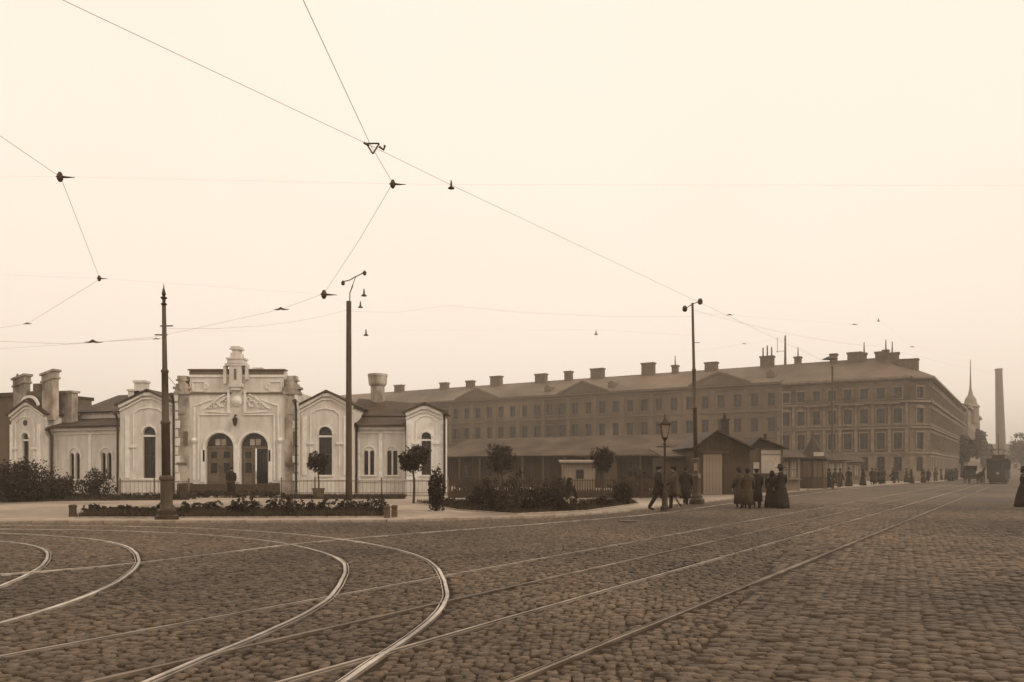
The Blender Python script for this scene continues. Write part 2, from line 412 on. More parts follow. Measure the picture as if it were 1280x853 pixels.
# rounded field cobbles in wavering rows along the rails
sp = .104
a_ = math.atan2(RD.y, RD.x)
gi, gj = np.meshgrid(np.arange(-440, 480), np.arange(-380, 300))
s_ = gi.ravel() * sp * 1.05; t_ = gj.ravel() * sp + (gi.ravel() % 2) * sp * .5
P = np.stack([s_ * math.cos(a_) - t_ * math.sin(a_), s_ * math.sin(a_) + t_ * math.cos(a_)], 1)
P += rng.normal(0, .017, P.shape); P[:, 0] += .06 * np.sin(P[:, 1] * 1.3); 
ky = np.interp(P[:, 0], [k[0] for k in kerb_line], [k[1] for k in kerb_line])
ok = inframe(P, 1.2) & (P[:, 1] > 5.2) & (P[:, 1] < 40) & (P[:, 1] < ky - .22) & (P[:, 0] < split_line(P[:, 1]) - .05)
P = P[ok]; P = P[pts_near_rails(P, .092)]
ang = a_ + rng.normal(0, .5, len(P))
lay(P, ang, .104, .096, (.024, .046), .016, road, 'cobblestone', 'cobblestones', M_stone)
struct('far_road', MB().add([(-60, 38.5, .03), (40, 38.5, .03), (110, 140, .03), (260, 395, .03), (150, 262, .03), (96, 180, .03), (52, 108.5, .03), (22.7, 61.2, .03), (8.6, 38.5, .03)][:0] + [(8.7, 38.5, .03), (60, 38.5, .03), (330, 395, .03), (240, 395, .03), (165, 275, .03), (117, 200, .03), (61, 113, .03), (39.5, 85, .03), (23.6, 64, .03)], [tuple(range(9))]), M_road)
# squared setts in straight courses
b_ = R(9)
gi, gj = np.meshgrid(np.arange(-20, 310), np.arange(-60, 420))
s_ = gi.ravel() * .175 + (gj.ravel() % 2) * .085; t_ = gj.ravel() * .125
P = np.stack([s_ * math.cos(b_) - t_ * math.sin(b_), s_ * math.sin(b_) + t_ * math.cos(b_)], 1) + rng.normal(0, .007, (len(s_), 2))
ok = inframe(P, 1.2) & (P[:, 1] > 5.2) & (P[:, 1] < 41) & (P[:, 0] > split_line(P[:, 1]) + .0)
P = P[ok]; P = P[pts_near_rails(P, .13)]
ang = b_ + rng.normal(0, .04, len(P))
sett = struct('sett_paving', MB().add([(split_line(4), 4, .016), (30, 4, .016), (60, 60, .016), (split_line(60), 60, .016)], [(0, 1, 2, 3)]), M_joint)
lay(P, ang, .166, .116, (.014, .048), .012, sett, 'sett', 'setts', M_sett)

# ------------------------------------------------------------------ openings
WC = {}
def window(par, M, w, h, arch=False, bars=1, rows=2, m=None, name='window', pm=None, fr=.06):
    """frame + pane filling an opening whose lower left front corner is M's origin"""
    m = m or M_frame; pm = pm or M_glass; key = (round(w, 3), round(h, 3), arch, bars, rows, m.name, pm.name)
    if key not in WC:
        f, p = MB(), MB(); y0, y1 = .0, .07; r = w / 2; sp = h - r if arch else h
        f.box(0, fr, y0, y1, 0, sp); f.box(w - fr, w, y0, y1, 0, sp); f.box(fr, w - fr, y0, y1, 0, fr)
        if arch:
            N = 10
            for k in range(N):
                a, b = math.pi * k / N, math.pi * (k + 1) / N
                q = [(r - r * math.cos(a), sp + r * math.sin(a)), (r - r * math.cos(b), sp + r * math.sin(b)), (r - (r - fr) * math.cos(b), sp + (r - fr) * math.sin(b)), (r - (r - fr) * math.cos(a), sp + (r - fr) * math.sin(a))]
                f.prism_y(q[::-1], y0, y1)
            f.box(fr, w - fr, y0 - .01, y1, sp - fr * .5, sp + fr * .5)
            loop = [(0, 0), (w, 0)] + [(r + r * math.cos(math.pi * k / N), sp + r * math.sin(math.pi * k / N)) for k in range(N + 1)]
        else:
            f.box(fr, w - fr, y0, y1, h - fr, h); loop = [(0, 0), (w, 0), (w, h), (0, h)]
        t = fr * .6
        for k in range(bars): x = w * (k + 1) / (bars + 1); f.box(x - t / 2, x + t / 2, y0 + .01, y1 - .01, fr, sp - fr * .5 if arch else h - fr)
        for k in range(rows - 1): z = sp * (k + 1) / rows; f.box(fr, w - fr, y0 + .015, y1 - .015, z - t / 2, z + t / 2)
        p.add([(x, .045, z) for x, z in loop], [tuple(range(len(loop)))])
        WC[key] = (f.mesh(name, m), p.mesh('pane', pm))
    o = link(name, WC[key][0], par, M); link('pane', WC[key][1], o); return o

def gable_pts(x0, x1, z0, ze, zp): return [(x0, z0), (x1, z0), (x1, ze), ((x0 + x1) / 2, zp), (x0, ze)]
def gable_roof(x0, x1, y0, y1, ze, zp, M=I4, oh=.25, t=.12):
    xm = (x0 + x1) / 2; k = (zp - ze) / (xm - x0); mb = MB(M)
    for s, xe in ((-1, x0 - oh), (1, x1 + oh)):
        zl = ze - k * oh
        mb.slab((xe, y0, zl + t), (xm, y0, zp + t), (xm, y1, zp + t), (xe, y1, zl + t), t)
    return mb
def moulding(mb, pts, y, w, d):                       # raised band of width w following x,z points on the plane y
    for (ax, az), (bx_, bz) in zip(pts, pts[1:]):
        L = math.hypot(bx_ - ax, bz - az); nx, nz = -(bz - az) / L * w / 2, (bx_ - ax) / L * w / 2
        mb.prism_y([(ax - nx, az - nz), (bx_ - nx, bz - nz), (bx_ + nx, bz + nz), (ax + nx, az + nz)], y - d, y + .01)
def arc_pts(cx, cz, r, a0=180, a1=0, n=10): return [(cx + r * math.cos(R(a0 + (a1 - a0) * k / n)), cz + r * math.sin(R(a0 + (a1 - a0) * k / n))) for k in range(n + 1)]

# ------------------------------------------------------------------ the pavilion
PD = 51.0; S = PD / F
pav = thing('pavilion', 'pale single storey stucco pavilion with twin arched doors and ornate parapet behind the flowerbeds', 'building', (at(299, PD), PD, 0))
def lx(px): return (px - 299) * S
def lz(py): return EYE + (HOR - py) * S
# central block
cx0, cx1 = lx(222), lx(375); yc = -.35
d1 = (lx(260), lx(294), .78, lz(542), True); d2 = (lx(303), lx(337), .78, lz(542), True)
w = MB(); w.wall(cx0, cx1, 0, lz(491), [d1, d2], yc, .35)
w.wall(lx(240), lx(357), lz(491), lz(465), [], yc); w.add([(lx(240), yc, lz(491)), (lx(240), .5, lz(491)), (lx(240), .5, lz(465)), (lx(240), yc, lz(465))], [(0, 1, 2, 3)])
w.add([(lx(357), yc, lz(491)), (lx(357), .5, lz(491)), (lx(357), .5, lz(465)), (lx(357), yc, lz(465))], [(3, 2, 1, 0)])
w.add([(lx(240), yc, lz(465)), (lx(357), yc, lz(465)), (lx(357), .5, lz(465)), (lx(240), .5, lz(465))], [(0, 1, 2, 3)]); w.add([(lx(240), .5, lz(491)), (lx(357), .5, lz(491)), (lx(357), .5, lz(465)), (lx(240), .5, lz(465))], [(3, 2, 1, 0)])
w.add([(cx0, yc, lz(491)), (cx1, yc, lz(491)), (cx1, 8, lz(491)), (cx0, 8, lz(491))], [(0, 1, 2, 3)])
for x in (cx0, cx1): w.add([(x, yc, 0), (x, 8, 0), (x, 8, lz(491)), (x, yc, lz(491))], [(0, 1, 2, 3)])
w.build('wall', M_stucco, pav)
c = MB(); c.box(lx(238.5), lx(359), yc - .16, yc + .5, lz(464.4), lz(462.6)); c.box(lx(240), lx(357), yc - .09, yc, lz(469), lz(465.4)); c.build('parapet_cornice', M_barrtrim, pav)
c = MB(); c.box(lx(240), lx(357), yc - .06, yc, lz(472.5), lz(469.2)); c.build('parapet_band', M_trim, pav)
# frame mouldings and reliefs
m_ = MB()
moulding(m_, [(lx(246), 1.0), (lx(246), lz(508)), (lx(268), lz(500))], yc, .09, .06)
moulding(m_, [(lx(350), 1.0), (lx(350), lz(508)), (lx(328), lz(500))], yc, .09, .06)
moulding(m_, [(lx(251), lz(600)), (lx(251), lz(519)), (lx(290), lz(519))], yc, .08, .07)
moulding(m_, [(lx(345), lz(600)), (lx(345), lz(519)), (lx(306), lz(519))], yc, .08, .07)
for h in (d1, d2):
    cxx = (h[0] + h[1]) / 2; r = (h[1] - h[0]) / 2
    moulding(m_, [(cxx - r - .1, 2.2)] + arc_pts(cxx, h[3] - r, r + .1, n=12) + [(cxx + r + .1, 2.2)], yc, .15, .07)
m_.box(lx(254), lx(259), yc - .07, yc, .9, lz(563)); m_.box(lx(338), lx(343), yc - .07, yc, .9, lz(563)); m_.box(lx(295.5), lx(301.5), yc - .1, yc, .9, lz(556))
m_.build('door_surround', M_trim, pav)
for s in (-1, 1):                                    # corner blocks laid up the pilasters, string bands and small panels
    xo = cx0 if s < 0 else cx1
    for k in range(11): z = .4 + k * .56; MB().box(min(xo, xo - s * (.34 if k % 2 else .22)), max(xo, xo - s * (.34 if k % 2 else .22)), yc - .13, yc - .092, z, z + .47).build('quoin', M_trim, pav)
    q = MB(); xa = s * 2.05; moulding(q, [(xa, lz(478)), (xa + s * .75, lz(478)), (xa + s * .75, lz(490)), (xa, lz(490)), (xa, lz(478))], yc, .06, .06); q.build('small_panel', M_trim, pav)
    q = MB(); q.box(*sorted((s * .36, s * 2.95)), yc - .09, yc, lz(493.5), lz(491.5)); q.build('portal_band', M_barrtrim, pav)
    q = MB(); moulding(q, [(s * 2.72, 1.0), (s * 2.72, 3.4)], yc, .12, .09); q.lathe([(.14, 3.4), (.2, 3.55), (.1, 3.7)], 8, (s * 2.72, yc - .06)); q.build('colonnette', M_trim, pav)
for s in (-1, 1):
    r_ = MB()                                    # scrolled relief either side of a round shield
    for k, (ox, oz, rr) in enumerate(((.95, -.12, .2), (1.35, -.2, .15), (.72, .12, .14), (1.68, -.3, .1))):
        moulding(r_, arc_pts(s * ox, lz(503) + oz, rr, 0, 300, 9), yc, .07, .08)
    moulding(r_, [(s * .5, lz(491)), (s * 1.1, lz(497)), (s * 1.9, lz(510)), (s * 2.1, lz(512))], yc, .08, .09)
    moulding(r_, [(s * .42, lz(517)), (s * 2.0, lz(515))], yc, .06, .07)
    r_.box(s * .52 - .07, s * .52 + .07, yc - .14, yc, lz(517), lz(489))
    r_.build('scroll_relief', M_trim, pav)
e_ = MB(); e_.lathe([(.30, 0), (.30, .1), (.24, .16), (.1, .19)], 14); sh = e_
e2 = MB(T(0, yc, lz(502)) @ Matrix.Rotation(R(90), 4, 'X')); e2.lathe([(.33, 0), (.34, .07), (.24, .1), (.2, .17), (.08, .2)], 14); e2.build('round_shield', M_trim, pav)
for px in (260, 337):
    q = MB(T(lx(px), yc, lz(484)) @ Matrix.Rotation(R(90), 4, 'X')); q.lathe([(.2, 0), (.2, .05), (.12, .07), (.1, .04)], 10); q.build('rosette', M_stucco, pav)
# crowning pier
p = MB(); X = lx(298.5)
for hw, za, zb, dy in ((.30, lz(489), lz(485), .06), (.45, lz(485), lz(481), .12), (.38, lz(481), lz(459), .1), (.66, lz(459), lz(456), .14), (.5, lz(456), lz(451), .16), (.56, lz(451), lz(449), .2), (.3, lz(449), lz(443), .12), (.2, lz(443), lz(439), .06), (.36, lz(439), lz(437), .12), (.28, lz(437), lz(435), .12)):
    p.box(X - hw, X + hw, yc - dy - .2, yc + dy + .3, za, zb)
p.box(X - .78, X - .6, yc - .26, yc + .1, lz(481), lz(459.2)); p.box(X + .6, X + .78, yc - .26, yc + .1, lz(476), lz(459.2))
p.box(X + .95, X + 1.6, yc, yc + .4, lz(463), lz(460.5)); p.build('crowning_pier', M_stucco, pav)
p = MB(); p.box(X - .07, X + .07, yc - .33, yc - .29, lz(476), lz(463)); p.build('pier_niche', M_barrtrim, pav)
# side piers with pinnacles
for sx in (-1, 1):
    q = MB(); xx = lx(231) if sx < 0 else lx(366.5)
    q.box(xx - .42, xx + .42, yc - .09, yc + .01, .3, 6.5)
    for hw, za, zb in ((.5, 6.45, 6.62), (.42, 6.62, 6.78), (.55, 6.78, 6.93), (.36, 6.93, 7.12), (.22, 7.12, 7.3), (.36, 7.3, 7.4), (.28, 7.4, 7.62)):
        q.box(xx - hw, xx + hw, yc - .1 - hw * .15, yc + .5 + hw * .3, za, zb)
    q.box(xx - .22, xx + .22, yc - .14, yc - .08, 5.2, 6.2); q.build('pinnacled_pier', M_stained, pav)
    q = MB(); q.box(xx - .12 + .25, xx + .12 + .25, yc - .2, yc - .08, 3.2, 4.1); q.build('pier_ornament', M_barrtrim, pav); q = MB(); q.box(xx - .3, xx + .3, yc - .15, yc - .08, 2.0, 2.14); q.build('pier_ornament', M_barrtrim, pav)
# doors
for i, h in enumerate((d1, d2)):
    wd = h[1] - h[0]; r = wd / 2; spz = h[3] - r
    o = window(pav, T(h[0], yc + .2, spz - .02), wd, r + .02, True, 0, 1, M_door, 'door', M_glass)
    fm = MB(T(-h[0], -(yc + .2), -(spz - .02)))
    y = yc + .2; xm = (h[0] + h[1]) / 2; op = i == 1
    leaf = MB()
    for sx in (0, 1):
        xa = h[0] + .05 if sx == 0 else xm + .01; xb = xm - .01 if sx == 0 else h[1] - .05
        if op and sx == 1: continue
        leaf.box(xa, xb, y, y + .06, h[2], spz - .1)
        for za, zb in ((.12, .5), (.6, 1.45), (1.55, 2.15)):
            leaf.box(xa + .1, xb - .1, y - .03, y, h[2] + za, h[2] + zb)
            if za > .55:
                gp = MB(); gp.box(xa + .2, xb - .2, y - .045, y - .033, h[2] + za + .1, h[2] + zb - .1); gp.build('door_pane', M_glass, pav)
    leaf.box(h[0], h[1], y - .04, y + .08, spz - .1, spz + .04); leaf.M = I4
    lo = leaf.build('door_leaf', M_door, pav)
    if op: MB().box(xm + .01, h[1] - .02, y + .3, y + .34, h[2], spz - .1).build('open_doorway', M_glass, pav)
    k = MB(); k.box(xm - .06, xm - .03, y - .05, y, h[2] + .95, h[2] + 1.2); k.build('handle', M_iron, lo)
    fl = MB(); fl.box(xm - .34, xm - .03, y + .02, y + .04, spz + .1, spz + .5); fl.box(xm + .03, xm + .34, y + .02, y + .04, spz + .1, spz + .5); fl.build('fanlight_pane', M_glassl, pav)
lt = MB(); lt.box(lx(298) - .03, lx(298) + .03, yc - .3, yc, lz(520), lz(519)); lt.lathe([(.04, lz(534)), (.12, lz(531)), (.17, lz(525)), (.06, lz(522)), (.02, lz(519))], 8, (lx(298), yc - .28)); lt.build('wall_lantern', M_iron, pav)
st = [(.78, 1.0, 245, 345), (.62, 1.3, 243, 347), (.46, 1.6, 242, 348), (.30, 1.9, 241, 349)]
for z, dpt, a, b in st: MB().bbox(lx(a), lx(b), yc - dpt, yc + (.3 if z == .78 else -dpt + .33), z - .17 if z < .78 else .0, z, .01).build('step', M_step, pav)
MB().box(lx(241), lx(349), yc - 1.9, yc - 1.0, 0, .14).build('step', M_step, pav)
for a, b in ((238, 244), (346, 352)): MB().bbox(lx(a), lx(b), yc - 1.7, yc, 0, .85, .03).build('step_cheek', M_step, pav)
# gabled bays
def bay(x0, x1, y, ze, zp, depth, wx, ww, wz0, wz1, M=I4, wallm=None, hood=True, bars=1):
    wallm = wallm or M_stucco
    h = (wx - ww / 2, wx + ww / 2, wz0, wz1, True)
    b = MB(M); b.wall(x0, x1, 0, ze, [h], y, .3)
    g = gable_pts(x0, x1, ze, ze, zp)[1:]; b.add([(px_, y, pz_) for px_, pz_ in g[1:] + [(x0, ze)]][:3], [(0, 1, 2)])
    for x in (x0, x1): b.add([(x, y, 0), (x, y + depth, 0), (x, y + depth, ze), (x, y, ze)], [(0, 1, 2, 3)])
    b.add([(x0, y + depth, 0), (x1, y + depth, 0), (x1, y + depth, ze), ((x0 + x1) / 2, y + depth, zp), (x0, y + depth, ze)], [(0, 1, 2, 3, 4)])
    b.build('bay_wall', wallm, pav)
    gable_roof(x0, x1, y - .3, y + depth, ze, zp, M).build('roof', M_roofd, pav)
    t = MB(M); xm = (x0 + x1) / 2
    pts = [(x0 - .02, ze - .12), (xm - (xm - x0) * .18, zp - .2), (xm + (xm - x0) * .18, zp - .2), (x1 + .02, ze - .12)]
    moulding(t, pts, y, .2, .2); moulding(t, [(p[0], p[1] - .28) for p in pts], y, .08, .1)
    t.build('gable_cornice', M_trim, pav)
    t = MB(M)
    if hood:
        q = (x1 - x0) * .27
        moulding(t, [(wx - q, wz0 + .5), (wx - q, ze - .55), (wx - q * .6, ze - .28), (wx, ze - .18), (wx + q * .6, ze - .28), (wx + q, ze - .55), (wx + q, wz0 + .5)], y, .07, .06)
        t.box(wx - q - .25, wx - q + .2, y - .1, y, wz0 + 1.95, wz0 + 2.1); t.box(wx + q - .2, wx + q + .25, y - .1, y, wz0 + 1.95, wz0 + 2.1)
        for s in (-1, 1): t.box(wx + s * (q + .4) - .13, wx + s * (q + .4) + .13, y - .06, y, wz0, ze - .7)
    moulding(t, arc_pts(wx, wz1 - ww / 2, ww / 2 + .08), y, .1, .07)
    t.box(wx - ww / 2 - .12, wx + ww / 2 + .12, y - .1, y, wz0 - .1, wz0 - .005)
    t.build('window_surround', M_trim, pav)
    t = MB(M); t.box(x0 - .04, x1 + .04, y - .08, y - .003, 0, 1.0); t.box(x0 - .05, x1 + .05, y - .12, y - .003, 1.003, 1.08); t.build('plinth', M_stucco, pav)
    o = window(pav, M @ T(h[0], y + .18, wz0), ww, wz1 - wz0, True, bars, 2)
    MB(M).box(h[0], h[1], y + .08, y + .17, wz1 - ww / 2 - .22, wz1 - ww / 2 - .1).build('transom', M_trim, pav)
    return o
bay(lx(150), lx(221.5), 0, lz(506), lz(489), 9, lx(186.5), .8, lz(598), lz(534))
bay(lx(375.5), lx(442), 0, lz(507), lz(490), 9, lx(406.5), .86, lz(594), lz(534))
bay(lx(508), lx(554), -.1, lz(516), lz(506), 3.2, lx(533), .62, lz(594), lz(541), wallm=M_stuccolit)
def wing(x0, x1, y, zt, cent, lw, gap, wz0, wz1, M, roofy=3.0, rise=1.1, depth=8, m=None):
    hs = []
    for c in cent:
        hs += [(c - gap / 2 - lw, c - gap / 2, wz0, wz1, True), (c + gap / 2, c + gap / 2 + lw, wz0, wz1, True)]
    b = MB(M); b.wall(x0, x1, 0, zt, hs, y, .25)
    for x in (x0, x1): b.add([(x, y, 0), (x, y + depth, 0), (x, y + depth, zt), (x, y, zt)], [(0, 1, 2, 3)])
    b.build('wing_wall', m or M_stucco, pav)
    for h in hs: window(pav, M @ T(h[0], y + .15, wz0), lw, wz1 - wz0, True, 0, 2, fr=.035)
    t = MB(M)
    for c in cent: moulding(t, [(c - lw - gap - .05, wz1 - lw)] + arc_pts(c, wz1 - lw / 2, lw + gap + .05, 180, 0, 8) + [(c + lw + gap + .05, wz1 - lw)], y, .08, .06)
    for c in cent: t.box(c - lw - gap - .1, c + lw + gap + .1, y - .09, y, wz0 - .09, wz0 - .005)
    xm = (cent[0] + cent[1]) / 2; t.box(xm - .12, xm + .12, y - .06, y, 1.0, zt - .4)
    for x in (x0 + .15, x1 - .15): t.box(x - .1, x + .1, y - .06, y, 1.0, zt - .4)
    t.build('window_surround', M_trim, pav)
    for a_ in ((x0 - .1, x1 + .1, y - .22, y, zt - .18, zt), (x0, x1, y - .1, y, zt - .42, zt - .36), (x0, x1, y - .07, y - .002, .9, .98)): MB(M).box(*a_).build('cornice', M_trim, pav)
    t = MB(M); t.slab((x0 - .3, y - .45, zt + .1), (x1 + .3, y - .45, zt + .1), (x1 - .2, y + roofy, zt + rise), (x0 + .2, y + roofy, zt + rise), .09)
    t.slab((x0 + .2, y + roofy, zt + rise), (x1 - .2, y + roofy, zt + rise), (x1, y + depth, zt + .1), (x0, y + depth, zt + .1), .08)
    t.box(x0 - .3, x1 + .3, y - .5, y - .38, zt, zt + .12)
    t.build('roof', M_roofd, pav)
wing(lx(442), lx(508), .8, lz(533), [lx(458.5), lx(488)], .28, .1, lz(594), lz(563), I4)
MW = T(lx(149), .8) @ RZ(-20)
wing(-6.2, 0, 0, 4.45, [-4.35, -1.6], .38, .12, 1.05, 2.8, MW, 1.7, .75)
# clerestory and upper roof over the left wing
q = MB(MW); q.box(-5.8, -.5, 1.7, 8, 5.0, 5.65); q.build('clerestory_wall', M_stucco, pav)
q = MB(MW); q.slab((-6.0, 1.4, 5.65), (0.3, 1.4, 5.65), (0.3, 5.2, 7.15), (-6.0, 5.2, 7.15), .1); q.slab((-6, 5.2, 7.15), (.3, 5.2, 7.15), (.3, 9, 5.65), (-6, 9, 5.65), .1); q.build('upper_roof', M_roofd, pav)
# right hand upper roof behind bay and wing
q = MB(); q.slab((lx(425), 2.6, 5.3), (lx(530), 2.6, 5.3), (lx(520), 6, 6.35), (lx(425), 6, 6.75), .1); q.box(lx(442), lx(520), 2.8, 8, 4.3, 5.2); q.build('upper_roof', M_roofd, pav)
# far left end: gabled porch with stepped parapets
bay(-9.4, -6.22, -.6, 5.45, 6.3, 5, -8.1, .62, 1.1, 4.15, MW)
q = MB(MW @ T(-8.1, -.6, 4.85) @ Matrix.Rotation(R(90), 4, 'X')); q.lathe([(.2, -.02), (.2, .02), (.14, .03)], 12); q.build('oculus', M_glass, pav)
def parapet(x0, x1, y, zb, zt, M=MW):
    q = MB(M)
    for i0, za, zc, o in ((.06, zb, zt - .62, 0), (-.02, zt - .62, zt - .5, .08), (.04, zt - .5, zt - .14, .03), (-.06, zt - .14, zt, .12)):
        q.prism_y([(x0 + i0, za - (.3 if za != zb else 0)), (x1 - i0, za), (x1 - i0, zc), (x0 + i0, zc - .3)], y - o, y + .45 + o)
    q.build('parapet_block', M_stained, pav)
parapet(-9.4, -8.25, -.5, 5.3, 8.2); parapet(-6.75, -5.65, -.5, 5.0, 8.4)
q = MB(MW); q.box(-8.3, -6.7, -.3, .3, 6.0, 7.0); q.box(-7.7, -7.1, -.35, .35, 7.0, 7.5); q.build('parapet_wall', M_barrtrim, pav)
moulding_ = MB(MW); moulding(moulding_, arc_pts(-7.6, 5.75, .85, 165, 15, 10), -.65, .16, .1); moulding_.build('arched_pediment', M_trim, pav)
q = MB(MW); q.box(-6.5, -5.3, .6, 1.1, 4.6, 6.9); q.box(-6.6, -5.2, .5, 1.2, 6.9, 7.04); q.build('chimney', M_stained, pav)
q = MB(MW); q.box(-13.5, -9.45, 1.2, 6, 0, 6.9); q.build('rear_wing_wall', M_barr, pav)
q = MB(MW); q.box(-13.6, -9.43, 1.0, 6.2, 6.9, 7.15); q.box(-11.3, -10.9, 1.0, 1.4, 7.15, 7.9); q.lathe([(.16, 7.9), (.2, 8.0), (.03, 8.5)], 8, (-11.1, 1.2)); q.build('rear_wing_parapet', M_roofd, pav)
window(pav, MW @ T(-10.95, 1.17, 1.6), .7, 2.8, True, 1, 2)
# small chimney between the left wing and bay, round stack on the right wing
q = MB(T(lx(154), 2, 0)); q.box(-.65, .1, 0, .7, 5.4, 6.9); q.box(-.72, .17, -.07, .77, 6.9, 7.02); q.box(-.25, .45, 0, .7, 6.6, 7.45); q.box(-.32, .52, -.07, .77, 7.45, 7.6); q.build('chimney', M_stucco, pav)
q = MB(T(at(472, 57) - at(299, 51), 6, 0)); q.lathe([(.5, 4.2), (.5, 7.6), (.6, 7.7), (.64, 7.78), (.68, 8.3), (.71, 8.32), (.71, 8.48), (.6, 8.5)], 16); q.build('round_chimney', M_stained, pav)
# drainpipes
for px, y, z, M in ((147.5, 0, 5.3, None), (221.5, -.5, 6.4, None), (373, -.5, 6.0, None), (443.5, .6, 4.6, None), (507, .5, 4.6, None), (556, -.2, 5.3, None), (61, 0, 4.4, 1)):
    q = MB()
    X_ = lx(px)
    if M: q.M = MW; X_ = -6.0; y = -.3
    q.tube([(X_, y - .05, .15), (X_, y - .05, z - .5), (X_ + (.12 if px in (443.5,) else 0), y - .25, z - .15), (X_, y - .45, z)], [.075, .075, .08, .15], 8); q.build('drainpipe', M_iron, pav)
# ------------------------------------------------------------------ long barracks, corner house
CC = Vector((at(1160, 108), 108, 0))
MV = Matrix(((V.x * -1, U.x, 0, CC.x), (V.y * -1, U.y, 0, CC.y), (0, 0, 1, 0), (0, 0, 0, 1)))   # local x runs right along the front, y back
# local frame: origin at the corner, x negative to the left, y into the block
def tv(px): k = (px - 640) / F; return (CC.x - k * CC.y) / (-V.x + V.y * k)     # distance along the front from the corner for a photo column
def sash(par, M, w, h, **k): return window(par, M, w, h, False, 1, 2, **k)
bar = thing('long_building', 'long hazy three storey barracks block with low pediments and many roof chimneys', 'building', (CC.x, CC.y, 0)); bar.matrix_local = MV
L0, L1 = -19.2, -132.
cols = [L0 - 1.6 - 2.55 * k for k in range(43)]
holes = []
for x in cols:
    for z0, z1 in ((11.2, 13.1), (7.4, 9.4), (3.4, 5.4)): holes.append((x - .55, x + .55, z0, z1, False))
b = MB(); b.wall(L1, L0 - .02, 0, 14.6, holes, 0, .3); b.add([(L1, 0, 0), (L1, 14, 0), (L1, 14, 14.6), (L1, 0, 14.6)], [(0, 1, 2, 3)]); b.build('wall', M_barr, bar)
for h in holes: sash(bar, T(h[0], .2, h[2]), 1.1, h[3] - h[2], m=M_frame, fr=.06)
for d_, a_z, b_z in ((.45, 14.4, 14.75), (.2, 13.95, 14.1), (.22, 10.35, 10.6), (.22, 6.5, 6.75)): MB().box(L1, L0 - .03, -d_, .02 if d_ > .4 else -.002, a_z, b_z).build('string_course', M_barrtrim, bar)
t = MB()
for x in cols:
    for z0, z1 in ((11.2, 13.1), (7.4, 9.4)):
        t.box(x - .75, x + .75, -.12, 0, z1 + .08, z1 + .22); t.box(x - .7, x + .7, -.12, 0, z0 - .16, z0 - .02)
for k in range(22): x = L0 - .35 - 5.1 * k; t.box(x - .28, x + .28, -.1, 0, 6.8, 13.9)
t.build('window_mouldings', M_barrtrim, bar, kind='stuff')
t = MB(); t.slab((L1, -.5, 14.7), (L0, -.5, 14.7), (L0, 7, 18.1), (L1, 7, 18.1), .15); t.slab((L1, 7, 18.1), (L0, 7, 18.1), (L0, 14.5, 14.7), (L1, 14.5, 14.7), .15)
t.build('roof', M_barroof, bar)
for px in (597, 730, 900):
    x = -tv(px); q = MB(); q.prism_y([(x - 4.6, 14.76), (x + 4.6, 14.76), (x, 16.5)], -.55, 3); q.build('pediment', M_barr, bar)
    q = MB(); moulding(q, [(x - 4.9, 14.8), (x, 16.65), (x + 4.9, 14.8)], -.56, .3, .12); q.build('pediment_cornice', M_barrtrim, bar)
def chimney(par, x, y, w, h, zb, pots=0, mast=0, m=None):
    q = MB(); q.box(x - w / 2, x + w / 2, y - .5, y + .5, zb - 2.2, zb + h - .25); q.box(x - w / 2 - .12, x + w / 2 + .12, y - .62, y + .62, zb + h - .25, zb + h)
    o = q.build('chimney', m or M_brick, par)
    for k in range(pots):
        xx = x + (k - (pots - 1) / 2) * w / max(pots, 2); MB().lathe([(.13, zb + h), (.1, zb + h + 1.3 + .3 * (k % 2)), (.16, zb + h + 1.35 + .3 * (k % 2))], 8, (xx, y)).build('chimney_pot', M_brick, o)
    if mast:
        MB().tube([(x, y, zb + h - .1), (x, y, zb + h + mast)], [.12, .06], 6).build('flue_pipe', M_iron, o)
for px, w, h in ((470, 2, 1.4), (527, 1.7, 1.2), (560, 1.6, 1.2), (593, 2.3, 1.7), (650, 2.2, 1.5), (685, 1.3, 1.6), (722, 2.4, 1.7), (787, 2.2, 2.0), (868, 2, 1.3), (940, 2.0, 1.6)):
    chimney(bar, -tv(px) + .5, 6.6, w, h, 17.95, 3 if px == 940 else 0)
chimney(bar, -tv(825), 6.6, .9, 1.2, 18, 0, 1.6); chimney(bar, -tv(984), 6.6, .9, 1.1, 18, 0, 1.5)
# radio / flag mast with two thin uprights
q = MB(); x = -tv(967); q.tube([(x, 6.8, 17), (x, 6.8, 22.6)], [.22, .12], 8); q.tube([(x - 1.2, 6.8, 20.0), (x - 1.2, 6.8, 22.4)], .04, 5); q.tube([(x - 1.4, 6.8, 20.2), (x, 6.8, 20.2)], .03, 4); q.build('roof_mast', M_brick, bar)
for px in (680, 760, 905, 960): x = -tv(px); q = MB(); q.prism_y([(x - .6, 15.6), (x + .6, 15.6), (x + .6, 16.3), (x, 16.75), (x - .6, 16.3)], 1.2, 4); q.build('dormer', M_barrtrim, bar)

